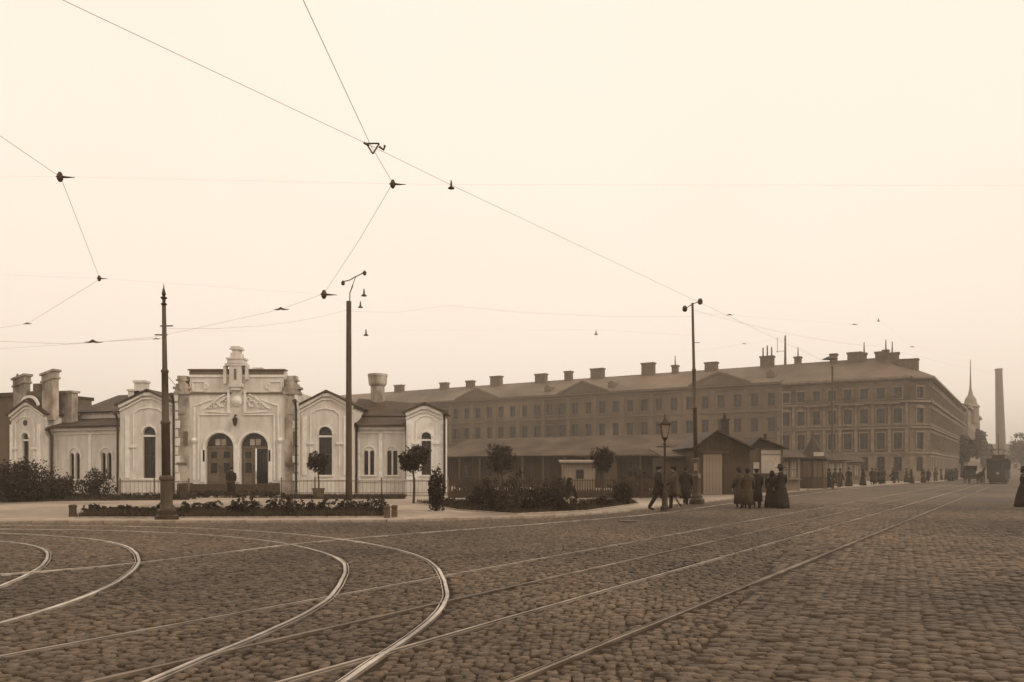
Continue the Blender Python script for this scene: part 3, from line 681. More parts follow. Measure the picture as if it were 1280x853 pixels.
cor = thing('corner_house', 'four storey corner house with a chamfered corner where the street begins', 'building', (CC.x, CC.y, 0)); cor.matrix_local = MV
FL = [(1.45, 3.45), (4.5, 6.75), (8.1, 10.1), (11.5, 13.0)]
def storey_face(x0, x1, cols, M, full, low=True):
    hs = [(x - .52, x + .52, a, b_, False) for x in cols for a, b_ in FL]
    b = MB(M); b.wall(x0, x1, 3.9, 14.4, [h for h in hs if h[2] > 4], 0, .3); b.build('wall', M_corner, cor)
    b = MB(M); b.wall(x0, x1, 0, 3.9, [h for h in hs if h[2] < 4], 0, .3); b.build('ground_storey_wall', M_cornlow, cor)
    for h in hs:
        if -h[0] < 1000 and (full or abs(h[0]) < 22): sash(cor, M @ T(h[0], .14, h[2]), 1.04, h[3] - h[2], fr=.08)
    t = MB(M)
    for z0, z1, d in ((3.85, 4.1, .2), (7.35, 7.55, .25), (7.8, 7.95, .12), (10.9, 11.15, .3), (14.05, 14.2, .35), (14.2, 14.5, .6)): t = MB(M); t.box(x0 - .05, x1 + .05, -d, -.003, z0, z1); t.build('string_course', M_cornertrim, cor)
    t = MB(M)
    for h in hs:
        if h[2] < 4: continue
        t.box(h[0] - .12, h[0] - .01, -.1, 0, h[2], h[3]); t.box(h[1] + .01, h[1] + .12, -.1, 0, h[2], h[3])
        t.box(h[0] - .2, h[1] + .2, -.16, 0, h[3] + .02, h[3] + .2); t.box(h[0] - .15, h[1] + .15, -.14, 0, h[2] - .14, h[2] - .01)
        if 8 < h[2] < 9: t.prism_y([(h[0] - .25, h[3] + .2), (h[1] + .25, h[3] + .2), ((h[0] + h[1]) / 2, h[3] + .5)], -.18, 0)
    t.build('window_surrounds', M_cornertrim, cor, kind='stuff')
    return hs
storey_face(-19.18, -2.2, [-3.7 - 2.14 * k for k in range(8)], I4, True)
MC = T(-2.2, 0) @ RZ(45); storey_face(0.02, 3.09, [1.55], MC, True)
for xb in (-5.0, -9.6, -14.2):                      # shallow iron balconies under the top storey
    t = MB(); t.box(xb - 1.6, xb + 1.6, -1.0, -.02, 10.72, 10.86); bl = t.build('balcony', M_cornertrim, cor)
    t = MB(); t.box(xb - 1.6, xb + 1.6, -1.0, -.96, 11.6, 11.66)
    for k in range(25): t.box(xb - 1.58 + k * .131, xb - 1.55 + k * .131, -.99, -.96, 10.86, 11.6)
    t.box(xb - 1.6, xb - 1.56, -1.0, -.02, 11.6, 11.66); t.box(xb + 1.56, xb + 1.6, -1.0, -.02, 11.6, 11.66); t.build('railing', M_iron, bl)
for k in range(9):                                  # pilasters between the windows of the middle storeys
    x = -2.62 - 2.14 * k; t = MB(); t.box(x - .2, x + .2, -.12, -.004, 4.12, 7.34); t.box(x - .17, x + .17, -.1, -.004, 7.96, 10.88); t.build('pilaster', M_cornertrim, cor, kind='stuff')
t = MB()
for k in range(7): t.box(-19.15, -2.25, -.03, -.003, .35 + .5 * k, .78 + .5 * k) if k in (0, 1) else None
t.box(-19.17, -2.22, -.06, -.003, 0, .3); t.build('rusticated_base', M_cornlow, cor, kind='stuff')
MR = T(0, 2.2) @ RZ(90); hs = storey_face(0.02, 72, [1.7 + 2.3 * k for k in range(30)], MR, False)
f, p = MB(MR), MB(MR)
for h in hs:
    if h[0] >= 22: f.box(h[0], h[1], .14, .2, (h[2] + h[3]) / 2 - .04, (h[2] + h[3]) / 2 + .04); p.add([(h[0], .2, h[2]), (h[1], .2, h[2]), (h[1], .2, h[3]), (h[0], .2, h[3])], [(0, 1, 2, 3)])
f.build('far_window_bars', M_frame, cor, kind='stuff'); p.build('far_window_panes', M_glass, cor, kind='stuff')
t = MB(); E0 = 14.5
ev = [(-19.2, -.6), (-2.45, -.6), (.6, 2.45), (.6, 74.2)]; rd = [(-19.2, 6), (-6, 6), (-6, 9), (-6, 70)]
for i in range(3): t.slab((*ev[i], E0), (*ev[i + 1], E0), (*rd[i + 1], 18.0), (*rd[i], 18.0), .12)
t.slab((-19.2, 6, 18), (-6, 6, 18), (-13, 13, 14.6), (-19.2, 13, 14.6), .12); t.slab((-6, 6, 18), (-6, 70, 18), (-13, 70, 14.6), (-13, 13, 14.6), .12)
t.build('roof', M_barroof, cor)
t = MB(); t.box(-4.2, -1.6, 3.4, 5.0, 15.2, 17.1); t.box(-4.3, -1.5, 3.3, 5.1, 17.1, 17.25); t.build('attic_block', M_brick, cor)
for px, w, h, ma in ((1025, .9, 1.1, 0), (1052, 1.9, 1.1, 0), (1064, .6, .9, 1.6), (1085, 1.3, .9, 0), (1092, .7, 1.1, 1.5)):
    chimney(cor, -tv(px) + .8, 5.6, w, h, 17.9, 0, ma)
chimney(cor, -5.0, 4.6, 1.7, 1.1, 17.3, 0, 1.6)
for yy in (20, 34, 48): chimney(cor, -5.6, yy, 1.2, 1.4, 17.9)
# continuation of the street beyond, turret with a spire
h2 = thing('street_house', 'paler hazy house with a domed corner turret and needle spire, farther up the street', 'building'); h2.matrix_local = MV @ T(0, 75) @ RZ(90)
hs = [(x - .6, x + .6, a, b_, False) for x in [2 + 3 * k for k in range(16)] for a, b_ in ((1.5, 3.6), (5, 7.2), (8.8, 10.8), (12, 13.6))]
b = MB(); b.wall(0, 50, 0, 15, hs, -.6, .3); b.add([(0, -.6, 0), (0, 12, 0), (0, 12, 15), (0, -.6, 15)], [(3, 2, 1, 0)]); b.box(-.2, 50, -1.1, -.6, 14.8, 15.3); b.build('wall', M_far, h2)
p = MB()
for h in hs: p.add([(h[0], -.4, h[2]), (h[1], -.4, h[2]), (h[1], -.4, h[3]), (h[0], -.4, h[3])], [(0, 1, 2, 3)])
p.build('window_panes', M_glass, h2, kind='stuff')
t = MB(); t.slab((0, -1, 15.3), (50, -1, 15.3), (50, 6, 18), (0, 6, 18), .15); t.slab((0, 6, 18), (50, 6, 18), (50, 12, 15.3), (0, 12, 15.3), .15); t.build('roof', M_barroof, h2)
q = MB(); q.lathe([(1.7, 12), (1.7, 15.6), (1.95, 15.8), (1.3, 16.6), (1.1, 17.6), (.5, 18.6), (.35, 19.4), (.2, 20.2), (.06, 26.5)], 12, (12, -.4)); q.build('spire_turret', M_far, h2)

# far chimney, far low block, hazy trees
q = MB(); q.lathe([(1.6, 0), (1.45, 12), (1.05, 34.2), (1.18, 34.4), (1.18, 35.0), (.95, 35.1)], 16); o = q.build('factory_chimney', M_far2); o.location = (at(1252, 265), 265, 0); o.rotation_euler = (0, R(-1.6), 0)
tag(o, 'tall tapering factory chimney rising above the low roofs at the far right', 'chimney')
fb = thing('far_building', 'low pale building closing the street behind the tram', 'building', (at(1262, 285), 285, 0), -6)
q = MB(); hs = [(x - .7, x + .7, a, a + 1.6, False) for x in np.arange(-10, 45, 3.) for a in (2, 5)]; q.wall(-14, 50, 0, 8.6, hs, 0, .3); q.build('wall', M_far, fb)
q = MB(); q.slab((-14.4, -.5, 8.6), (50, -.5, 8.6), (50, 6, 11), (-14.4, 6, 11), .2); q.build('roof', M_barroof, fb)
q = MB()
for h in hs: q.add([(h[0], .2, h[2]), (h[1], .2, h[2]), (h[1], .2, h[3]), (h[0], .2, h[3])], [(0, 1, 2, 3)])
q.build('window_panes', M_glass, fb, kind='stuff')

# ------------------------------------------------------------------ foliage
def leaves(blobs, n, size, seed=0, shell=.6):
    g = np.random.default_rng(seed); C_ = []; 
    vol = np.array([b[3] * b[4] * b[5] for b in blobs]) ** .7; cnt = np.maximum(1, (n * vol / vol.sum()).astype(int))
    for b, k in zip(blobs, cnt):
        nc = max(3, k // 14); d = g.normal(size=(nc, 3)); d /= np.linalg.norm(d, axis=1)[:, None]
        cc = d * (g.uniform(shell ** 3, 1, nc) ** (1 / 3))[:, None]
        pts = cc[g.integers(0, nc, k)] + g.normal(0, .13, (k, 3))
        C_.append(pts * np.array(b[3:6]) + np.array(b[:3]))
    Cn = np.concatenate(C_); n = len(Cn); s = size * g.uniform(.6, 1.4, n)
    a = g.normal(size=(n, 3)); a /= np.linalg.norm(a, axis=1)[:, None]; c = g.normal(size=(n, 3)); c = np.cross(a, c); c /= np.linalg.norm(c, axis=1)[:, None]
    q = np.stack([Cn - a * s[:, None], Cn + c * s[:, None] * .5, Cn + a * s[:, None], Cn - c * s[:, None] * .5], 1)
    q[..., 2] = np.maximum(q[..., 2], .01)
    return q.reshape(-1, 3), np.arange(4 * n).reshape(n, 4)
def crown(name, blobs, n, size, m, parent=None, seed=0, **k):
    Vv, Ff = leaves(blobs, n, size, seed); return link(name, np_mesh(name, Vv, Ff, m), parent, **k)
def rblobs(r, h0, n=7, sq=1., seed=0):
    g = random.Random(seed)
    return [(0, 0, h0, r * .75, r * .75, r * .75 * sq)] + [(g.uniform(-.5, .5) * r, g.uniform(-.5, .5) * r, h0 + g.uniform(-.5, .5) * r * sq, r * .5, r * .5, r * .5 * sq) for _ in range(n)]
def tree(name, label, px, D, r, hc, sq=1., tub=False, n=2600, leaf=.06, m=None, seed=1, group=None, tr=.045):
    t = thing(name, label, 'tree', (at(px, D), D, .09), 0, group)
    q = MB(); q.tube([(0, 0, 0 if not tub else .3), (.03, 0, hc * .4), (-.02, .02, hc * .75), (0, 0, hc + r * .3)], [tr * 1.3, tr, tr * .85, tr * .4], 8)
    for k in range(7):
        a = k * 2.4; q.tube([(0, 0, hc - r * .6 + k * .08 * r), (math.cos(a) * r * .35, math.sin(a) * r * .35, hc - r * .1 + k * .08 * r), (math.cos(a) * r * .7, math.sin(a) * r * .7, hc + r * .2 + k * .06 * r)], [tr * .6, tr * .4, tr * .12], 5)
    q.build('trunk', M_bark, t)
    crown('crown', rblobs(r, hc, 9, sq, seed), n, leaf, m or M_leaf, t, seed)
    if tub: MB().lathe([(.26, 0), (.34, .5), (.36, .52), (.36, .58), (.3, .58), (.3, .5)], 12).build('tub', M_tub, t)
    return t
tree('tree', 'small round clipped tree in a tub right of the pavilion entrance', 398, 44, .68, zz(578, 44) - .09, 1.05, True, seed=3)
tree('tree', 'broad ball-headed tree in front of the right end of the pavilion', 517, 38, .8, zz(574, 38) - .09, .95, seed=4, n=4600, tr=.05)
tree('tree', 'dark round-headed tree in front of the shed, nearest the pavilion', 627, 48, 1.0, zz(574, 48) - .09, .95, seed=5, n=5000, tr=.06)
tree('tree', 'pointed small tree in front of the shed near the gas lamp', 753, 48, .8, zz(577, 48) - .09, 1.25, seed=6, n=4200, tr=.06)
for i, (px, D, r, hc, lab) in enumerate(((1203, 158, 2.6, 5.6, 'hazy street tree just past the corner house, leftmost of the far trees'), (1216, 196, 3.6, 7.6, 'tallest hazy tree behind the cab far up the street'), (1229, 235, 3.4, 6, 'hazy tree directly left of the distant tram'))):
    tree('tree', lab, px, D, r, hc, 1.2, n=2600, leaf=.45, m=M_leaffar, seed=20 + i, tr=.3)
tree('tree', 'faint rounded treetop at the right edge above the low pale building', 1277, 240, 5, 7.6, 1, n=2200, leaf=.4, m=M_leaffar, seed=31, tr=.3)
def shrub(label, px, D, w, h, n=900, leaf=.05, m=None, seed=0, x=None, group=None, cols=5, name='shrub'):
    t = thing(name, label, 'shrub', (at(px, D), D, .09), 0, group)
    g = random.Random(seed)
    bl = [(g.uniform(-.28, .28) * w, g.uniform(-.3, .3) * w * .8, h * g.uniform(.3, .6), w * g.uniform(.2, .34), w * g.uniform(.2, .34), h * g.uniform(.3, .45)) for _ in range(cols)]
    bl.append((0, 0, h * .35, w * .4, w * .35, h * .36))
    q = MB()
    for b_ in bl: q.tube([(b_[0] * .2, b_[1] * .2, 0), (b_[0] * .7, b_[1] * .7, b_[2] * .6), (b_[0], b_[1], b_[2] + b_[5] * .7)], [.025, .018, .006], 5)
    q.build('stems', M_bark, t)
    crown('foliage', bl, n, leaf, m or M_leaf, t, seed); return t
shrub('upright dark columnar shrub at the corner of the right flowerbed beside the path', 545, 31, .68, 1.65, 2600, .05, seed=40, cols=9)
shrub('tall dark bush at the right end of the right flowerbed near the gas lamp', 776, 36, 1.15, 1.25, 2400, .05, seed=41, cols=7)
shrub('big dark bush at the left edge in front of the porch', 14, 40, 3.6, 2.3, 7000, .07, seed=42, cols=12)
shrub('low dark bush beside the big bush at the left edge', 62, 42, 2.6, 1.35, 3600, .06, seed=43, cols=10)
shrub('rounded paler bush under the left wing windows', 86, 46, 1.5, 1.5, 1800, .06, M_leafl, seed=44, cols=7)
shrub('dark spreading bush under the left wing beside its drainpipe', 122, 45, 2.1, 1.75, 2600, .06, seed=45, cols=9)
shrub('loose bush by the path in front of the right wing', 690, 50, 2.4, 1.3, 1800, .06, seed=46)
shrub('grey-green bush before the shed wall left of the gas lamp', 800, 46, 1.7, 1.5, 1700, .06, M_leafl, seed=47)
shrub('leafy bush before the shed door beside the fence', 590, 49, 2.6, 1.1, 1800, .06, seed=48)
# bedding shrubs: left bed, right bed
g = random.Random(5); GL, GRB = 'low shrubs filling the left flowerbed', 'shrubs filling the right flowerbed'
for i in range(22):
    px = 118 + i * 17 + g.uniform(-5, 5); D = 27.2 + g.uniform(0, 2.6)
    h = (.34 if px < 200 else .42 if px < 270 else .68) * g.uniform(.75, 1.3)
    if 196 < px < 222: D = 28.5
    shrub('low bushy plant in the long flowerbed in front of the pavilion', px, D, g.uniform(.55, .95), h, 650, .045, random.choice((M_leaf, M_leafl, M_leaf)), seed=100 + i, group=GL, name='bedding_plant')
for i, (px, D, w, h) in enumerate(((574, 34, 1.0, .45), (596, 32.5, 1.0, .8), (613, 30.5, 1.05, 1.45), (632, 29.6, 1.0, 1.15), (640, 33, 1.5, 1.75), (655, 30.4, .95, .75), (668, 31.5, 1.2, 1.45), (684, 30.6, 1.1, 1.1), (696, 33, 1.3, 1.35), (722, 33, 1.1, .5), (738, 34, .9, .38), (752, 34.5, 1.0, .5), (560, 36, 1.0, .35), (624, 31.5, 1.0, .6), (604, 34.5, 1.2, 1.0), (677, 34, 1.2, 1.3))):
    shrub('leafy plant in the three-cornered flowerbed to the right', px, D, w, h, 1100, .05, M_leafl if i % 3 == 0 else M_leaf, seed=150 + i, group=GRB, name='bedding_plant')
# beds and grass
bedL = [(at(100, 26.7), 26.5), (at(300, 26.7), 26.5), (at(482, 26.9), 26.9), (at(470, 31), 30.6), (at(150, 31), 30.8), (at(105, 28), 28)]
bedR = [(at(520, 38.5), 38.5), (at(572, 31.5), 31.5), (at(645, 28.6), 28.6), (at(735, 30.6), 30.9), (at(800, 36.5), 37.2), (at(790, 40.5), 40.5)]
def edging(poly, par):
    for (ax, ay), (bx_, by) in zip(poly, poly[1:] + poly[:1]):
        L = math.hypot(bx_ - ax, by - ay); n = max(1, round(L / .9)); l = L / n
        me = MB().bbox(.01, l - .01, -.05, .05, 0, .085, .015).mesh('edging_stone', M_kerb)
        for k in range(n): link('edging_stone', me, par, T(ax + (bx_ - ax) * k / n, ay + (by - ay) * k / n, .05) @ Matrix.Rotation(math.atan2(by - ay, bx_ - ax), 4, 'Z'))
def inside(poly, x, y):
    r = False
    for (ax, ay), (bx_, by) in zip(poly, poly[1:] + poly[:1]):
        if (ay > y) != (by > y) and x < (bx_ - ax) * (y - ay) / (by - ay) + ax: r = not r
    return r
def grass(poly, n, h, par_label, seed):
    g = random.Random(seed); xs = [p[0] for p in poly]; ys = [p[1] for p in poly]; vs = []; fs = []
    while len(fs) < n:
        x, y = g.uniform(min(xs), max(xs)), g.uniform(min(ys), max(ys))
        if not inside(poly, x, y): continue
        a = g.uniform(0, 6.28); hh = h * g.uniform(.5, 1.4); w = .02; dx, dy = math.cos(a) * w, math.sin(a) * w; o = len(vs)
        vs += [(x - dx, y - dy, .1), (x + dx, y + dy, .1), (x + g.gauss(0, .05), y + g.gauss(0, .05), .1 + hh)]; fs.append((o, o + 1, o + 2))
    me = bpy.data.meshes.new('grass'); me.from_pydata(vs, [], fs); me.materials.append(M_grass)
    return tag(link('grass', me), par_label, 'grass', kind='stuff')
for poly, nm in ((bedL, 'left'), (bedR, 'right')):
    q = MB().prism_z(poly, .06, .12); o = struct('flowerbed', q, M_soil); edging(poly, o)
grass(bedL, 14000, .17, 'rough grass between the low plants of the long left flowerbed', 1); grass(bedR, 14000, .16, 'rough grass in the three-cornered right flowerbed', 2)
lawn = [(-32, 38.3), (at(236, 42), 42), (at(236, 47), 47.6), (-38, 50)]
struct('lawn', MB().prism_z(lawn, .06, .105), M_grass)
lawn2 = [(at(352, 43.5), 43.5), (at(505, 43.5), 43.5), (at(508, 48.5), 48.5), (at(352, 48.5), 48.5)]
struct('lawn', MB().prism_z(lawn2, .06, .103), M_grass)
lawn3 = [(at(560, 45), 45), (at(850, 45), 45), (at(850, 58), 58), (at(560, 58), 58)]
struct('lawn', MB().prism_z(lawn3, .06, .104), M_grass)
grass(lawn, 9000, .16, 'grass strip in front of the left wing', 3); grass(lawn2, 6000, .15, 'grass strip under the right bay and wing', 4); grass(lawn3, 12000, .18, 'grass in front of the long shed behind the picket fence', 5)
# low hedge in front of the pavilion steps and bay
for px0, px1, D, h, lab in ((0, 244, 43, .42, 'low clipped hedge along the lawn left of the steps'), (346, 505, 44.5, .22, 'low clipped hedge along the lawn right of the steps'), (236, 352, 45.5, .5, 'dark low hedge in front of the pavilion steps')):
    xa, xb = at(px0, D), at(px1, D); n = int((xb - xa) / .5); bl = [(xa + (xb - xa) * (k + .5) / n, D + random.uniform(-.1, .1), h * .5, .4, .35, h * .55) for k in range(n)]
    tag(crown('hedge', bl, 2200 + 60 * n, .055, M_leaf, seed=60 + px0), lab, 'hedge')

# ------------------------------------------------------------------ fences
def fence(lab, p0, p1, h, step, pick, wood=False, r=.014):
    L = math.hypot(p1[0] - p0[0], p1[1] - p0[1]); t = thing('fence', lab, 'fence', (p0[0], p0[1], .09)); t.rotation_euler.z = math.atan2(p1[1] - p0[1], p1[0] - p0[0])
    m = M_shed if wood else M_rail; n = round(L / step)
    pm = MB().bbox(-.04, .04, -.04, .04, 0, h + .12, .02).mesh('post', m)
    for k in range(n + 1): link('post', pm, t, T(L * k / n, 0))
    for z in (h * .18, h * .9): MB().box(0, L, .015, .045, z - .02, z + .02).build('rail', m, t)
    np_ = round(L / pick); q = MB().prism_y([(-r, 0.06), (r, .06), (r, h * .96), (0, h * 1.02), (-r, h * .96)], -.012, .012).mesh('picket', m)
    if np_ <= 300:
        for k in range(np_): link('picket', q, t, T(L * (k + .5) / np_, 0))
    return t
fence('thin iron railing in front of the right bay and wing', (at(352, 48.9), 48.9), (at(560, 48.9), 48.9), 1.0, 2.2, .24, r=.007)
fence('thin iron railing in front of the left bay', (at(150, 48.8), 48.8), (at(236, 48.8), 48.8), .95, 2.2, .24, r=.007)
fence('picket fence between the right flowerbed and the long shed', (at(562, 44.3), 44.3), (at(850, 44.3), 44.3), 1.1, 2.1, .14, True, .03)

# ------------------------------------------------------------------ long shed and kiosks
P0 = Vector((at(872, 64), 64, 0))
MS = Matrix(((-V.x, U.x, 0, P0.x), (-V.y, U.y, 0, P0.y), (0, 0, 1, 0), (0, 0, 0, 1)))
sh = thing('long_shed', 'long low dark wooden shed with a broad sloping roof in front of the barracks', 'shed'); sh.matrix_local = MS
Ls = -27
q = MB(); hs = [(x, x + .9, 1.0, 2.1, False) for x in (-24, -21.5, -17.6, -11, -6.5)] + [(x, x + 1.4, .1, 2.35, False) for x in (-19.6, -8.9)]
q.wall(Ls, 0, .05, 2.95, hs, .9, .12); q.box(Ls, Ls + .1, 1, 8, 0, 2.9); q.box(-.1, 0, 1, 8, 0, 2.9); q.build('wall', M_shed, sh)
for h in hs:
    if h[3] < 2.2: sash(sh, T(h[0], .96, h[2]), .9, 1.1, m=M_boardd, fr=.05)
    else: MB().box(h[0], h[1], .94, 1.0, h[2], h[3]).build('door', M_boardd, sh)
q = MB(); q.slab((Ls - .3, -.1, 2.95), (.3, -.1, 2.95), (.3, 6.5, 4.85), (Ls - .3, 6.5, 4.85), .1); q.slab((Ls - .3, 6.5, 4.85), (.3, 6.5, 4.85), (.3, 11, 3), (Ls - .3, 11, 3), .1); q.build('roof', M_shedroof, sh)
MB().box(-11, .2, -.16, -.1, 2.82, 2.97).build('fascia', M_boardd, sh)
pm = MB().box(-.07, .07, -.07, .07, .05, 2.8).mesh('post', M_boardd)
for x in (-26, -23.8, -21.4, -19, -16.6, -14.4, -12.2, -9.8, -7.4, -5, -2.6, -.3): link('post', pm, sh, T(x, .1))
# boards as battens on the wall
q = MB()
for k in range(int(-Ls / .3)):
    x = Ls + k * .3
    if not any(h[0] - .03 < x < h[1] + .03 for h in hs): q.box(x - .02, x + .02, .86, .9, .1, 2.85)
q.build('battens', M_shed, sh, kind='stuff')
ht = thing('white_hut', 'small pale hut with a flat roof standing in front of the long shed', 'hut', (at(724, 60), 60, .09))
q = MB(); q.wall(-1.2, 1.2, 0, 2.0, [(-.25, .35, .9, 1.6, False)], 0, .1); q.box(-1.2, 1.2, .12, 1.8, 0, 2.0); q.build('wall', M_board, ht); sash(ht, T(-.25, .04, .9), .6, .7, fr=.04)
MB().slab((-1.45, -.3, 2.2), (1.45, -.3, 2.2), (1.45, 2, 2.35), (-1.45, 2, 2.35), .12).build('roof', M_board, ht)

def plank_wall(par, M, x0, x1, z0, z1, m, y=0, w=.19, name='plank', skip=()):
    n = max(1, round((x1 - x0) / w)); w = (x1 - x0) / n
    for k in range(n):
        xc = x0 + (k + .5) * w
        if any(a < xc < b for a, b in skip): continue
        key = ('pl', round(w, 3), round(z1 - z0, 2), m.name)
        if key not in WC: WC[key] = MB().box(-w / 2 + .008, w / 2 - .008, 0, .03, 0, z1 - z0).mesh(name, m)
        link(name, WC[key], par, M @ T(xc, y + random.uniform(-.006, .006), z0))
k1 = thing('gabled_shed', 'dark gabled wooden shed with a tall pale plank door beside the lamp standard', 'shed', (at(869, 51), 51, .09))
q = MB(); q.box(0, 3.45, .04, 6, 0, 2.95); q.prism_y([(0, 2.95), (3.45, 2.95), (1.3, 4.0)], .04, 6); q.build('wall', M_shed, k1)
plank_wall(k1, I4, .0, 3.45, .0, 2.95, M_shed, 0, .2, skip=[(.45, 1.75)])
plank_wall(k1, I4, .5, 1.72, .02, 2.62, M_board, -.02, .2, 'door_plank')
MB().box(.35, 2.2, -.09, -.02, 2.64, 2.78).build('lintel', M_step, k1)
q = MB(); q.slab((-.25, -.45, 3.0), (1.3, -.45, 4.12), (1.3, 6.2, 4.12), (-.25, 6.2, 3.0), .1); q.slab((1.3, -.45, 4.12), (3.75, -.45, 2.95), (3.75, 6.2, 2.95), (1.3, 6.2, 4.12), .1); q.build('roof', M_roofd, k1)
q = MB(); q.box(2.85, 3.3, 4.2, 4.7, 2.8, 5.0); q.box(2.78, 3.37, 4.13, 4.77, 5.0, 5.1); q.lathe([(.12, 5.1), (.1, 5.5)], 8, (3.07, 4.45)); q.build('chimney', M_roofd, k1)
k1b = thing('lean_to_shed', 'low dark lean-to between the long shed and the gabled shed', 'shed', (at(832, 54), 54, .09))
q = MB(); q.box(0, 2.25, 0.04, 5, 0, 2.45); q.build('wall', M_shed, k1b); plank_wall(k1b, I4, 0, 2.25, 0, 2.45, M_boardd, 0, .22)
q = MB(); q.slab((-.3, -.4, 2.5), (2.3, -.4, 2.5), (2.3, 5, 3.2), (-.3, 5, 3.2), .1); q.build('roof', M_shedroof, k1b)

k2 = thing('poster_kiosk', 'wooden kiosk covered in pale posters behind the group of four people', 'kiosk', (at(937, 56), 56, .09))
q = MB(); q.box(0, 2.35, .04, 3, 0, 3.1); q.build('wall', M_shed, k2); plank_wall(k2, I4, 0, 2.35, 0, 3.1, M_boardd, 0, .2)
MB().box(.8, 2.15, -.07, -.035, 1.35, 2.95).build('signboard', M_sign, k2); MB().box(.25, .65, -.07, -.035, 1.35, 2.1).build('poster', M_sign, k2)
q = MB(); q.box(.72, 2.23, -.1, -.03, 2.96, 3.04); q.box(.81, 2.14, -.085, -.072, 2.62, 2.68); q.box(.74, .79, -.1, -.03, 1.3, 2.955); q.box(2.16, 2.21, -.1, -.03, 1.3, 2.955); q.box(.72, 2.23, -.16, -.03, 1.25, 1.33); q.build('sign_frame', M_boardd, k2)
q = MB(); q.slab((-.3, -.4, 3.0), (.6, -.4, 3.85), (.6, 3.2, 3.85), (-.3, 3.2, 3.0), .08); q.slab((.6, -.4, 3.85), (2.6, -.4, 3.12), (2.6, 3.2, 3.12), (.6, 3.2, 3.85), .08); q.prism_y([(-.05, 3.11), (2.3, 3.11), (.6, 3.74)], 0, 3); q.build('roof', M_roofd, k2)
q = MB(); q.lathe([(.14, 3.3), (.12, 4.1), (.18, 4.15)], 8, (1.6, 1.6)); q.build('stove_pipe', M_iron, k2)
def stall(lab, px0, px1, D, ze, zp, light=True, depth=2.4, rz=0):
    w = (px1 - px0) / F * D; t = thing('market_stall', lab, 'stall', (at(px0, D), D, .09), rz)
    q = MB(); q.wall(0, w, 0, ze, [(w * .12, w * .46, .95, ze - .35, False), (w * .54, w * .88, .95, ze - .35, False)], 0, .1); q.box(0, .05, .1, depth, 0, ze); q.box(w - .05, w, .1, depth, 0, ze); q.box(0.05, w - .05, depth, depth + .05, 0, ze); q.build('wall', M_board if light else M_boardd, t)
    for a, b in ((.12, .46), (.54, .88)): sash(t, T(w * a, .04, .95), w * (b - a), ze - 1.3, m=M_boardd, pm=M_sign if light else M_glass, fr=.05)
    MB().box(-.02, w + .02, -.3, 0, .85, .92).build('counter', M_board, t)
    xm = w * .5; q = MB(); q.slab((-.3, -.7, ze - .1), (w + .3, -.7, ze - .1), (w + .2, depth * .5, zp), (-.2, depth * .5, zp), .07); q.slab((-.2, depth * .5, zp), (w + .2, depth * .5, zp), (w + .3, depth + .3, ze), (-.3, depth + .3, ze), .07); q.build('roof', M_roofd, t); return t
stall('small market stall with pale glazed front between the poster kiosk and the peaked kiosk', 976, 1000, 60, 2.6, 3.1)
stall('market stall with pale front just right of the peaked kiosk', 1033, 1057, 78, 2.6, 3.3)
stall('last market stall with a low dark awning, standing farthest along the kerb', 1059, 1076, 86, 2.5, 3.2)
k3 = thing('peaked_kiosk', 'dark octagonal kiosk with a tall peaked roof and a small white sign', 'kiosk', (at(1016, 68), 68 , .09))
q = MB(); q.lathe([(1.12, 0), (1.12, 2.45), (1.2, 2.5)], 8, (0, 0), 1); q.build('wall', M_shed, k3)
for k in range(8):
    a = 360 * (k + .5) / 8 + 22.5; q = MB(RZ(a)); q.box(1.05, 1.075, -.36, -.02, 1.0, 2.3); q.box(1.05, 1.075, .02, .36, 1.0, 2.3); q.build('panel', M_boardd, k3)
q = MB(); q.lathe([(1.55, 2.5), (1.5, 2.6), (.9, 3.2), (.35, 3.9), (.1, 4.35), (.05, 4.75)], 8, (0, 0), 1); q.build('roof', M_roofd, k3)
MB().box(-.55, .3, -1.7, -1.64, 2.72, 3.05).build('sign', M_sign, k3)
# bollards at the bed corners
for px, D, lab in ((91, 27.3, 'squat dark post at the left end of the long flowerbed'), (484, 26.6, 'left one of two squat stone posts at the right end of the long flowerbed'), (493, 27.0, 'right one of two squat stone posts at the right end of the long flowerbed')):
    o = MB().lathe([(.13, 0), (.12, .3), (.14, .32), (.14, .37), (.1, .41)], 4, (0, 0), 1).build('post', M_tub if px > 100 else M_step); o.location = (at(px, D), D, .09); tag(o, lab, 'post')
q = MB().lathe([(.33, 0.0), (.33, .02), (.28, .03)], 18); 
for x_, y_, r_, lab in ((at(770, 28.5), 25.6, 0, 'round iron manhole cover in the cobbles before the right flowerbed'),):
    o = MB().lathe([(.33, .03), (.33, .06), (.3, .066), (.28, .06)], 20).build('manhole_cover', M_iron); o.location = (x_, y_, 0); tag(o, lab, 'manhole cover')
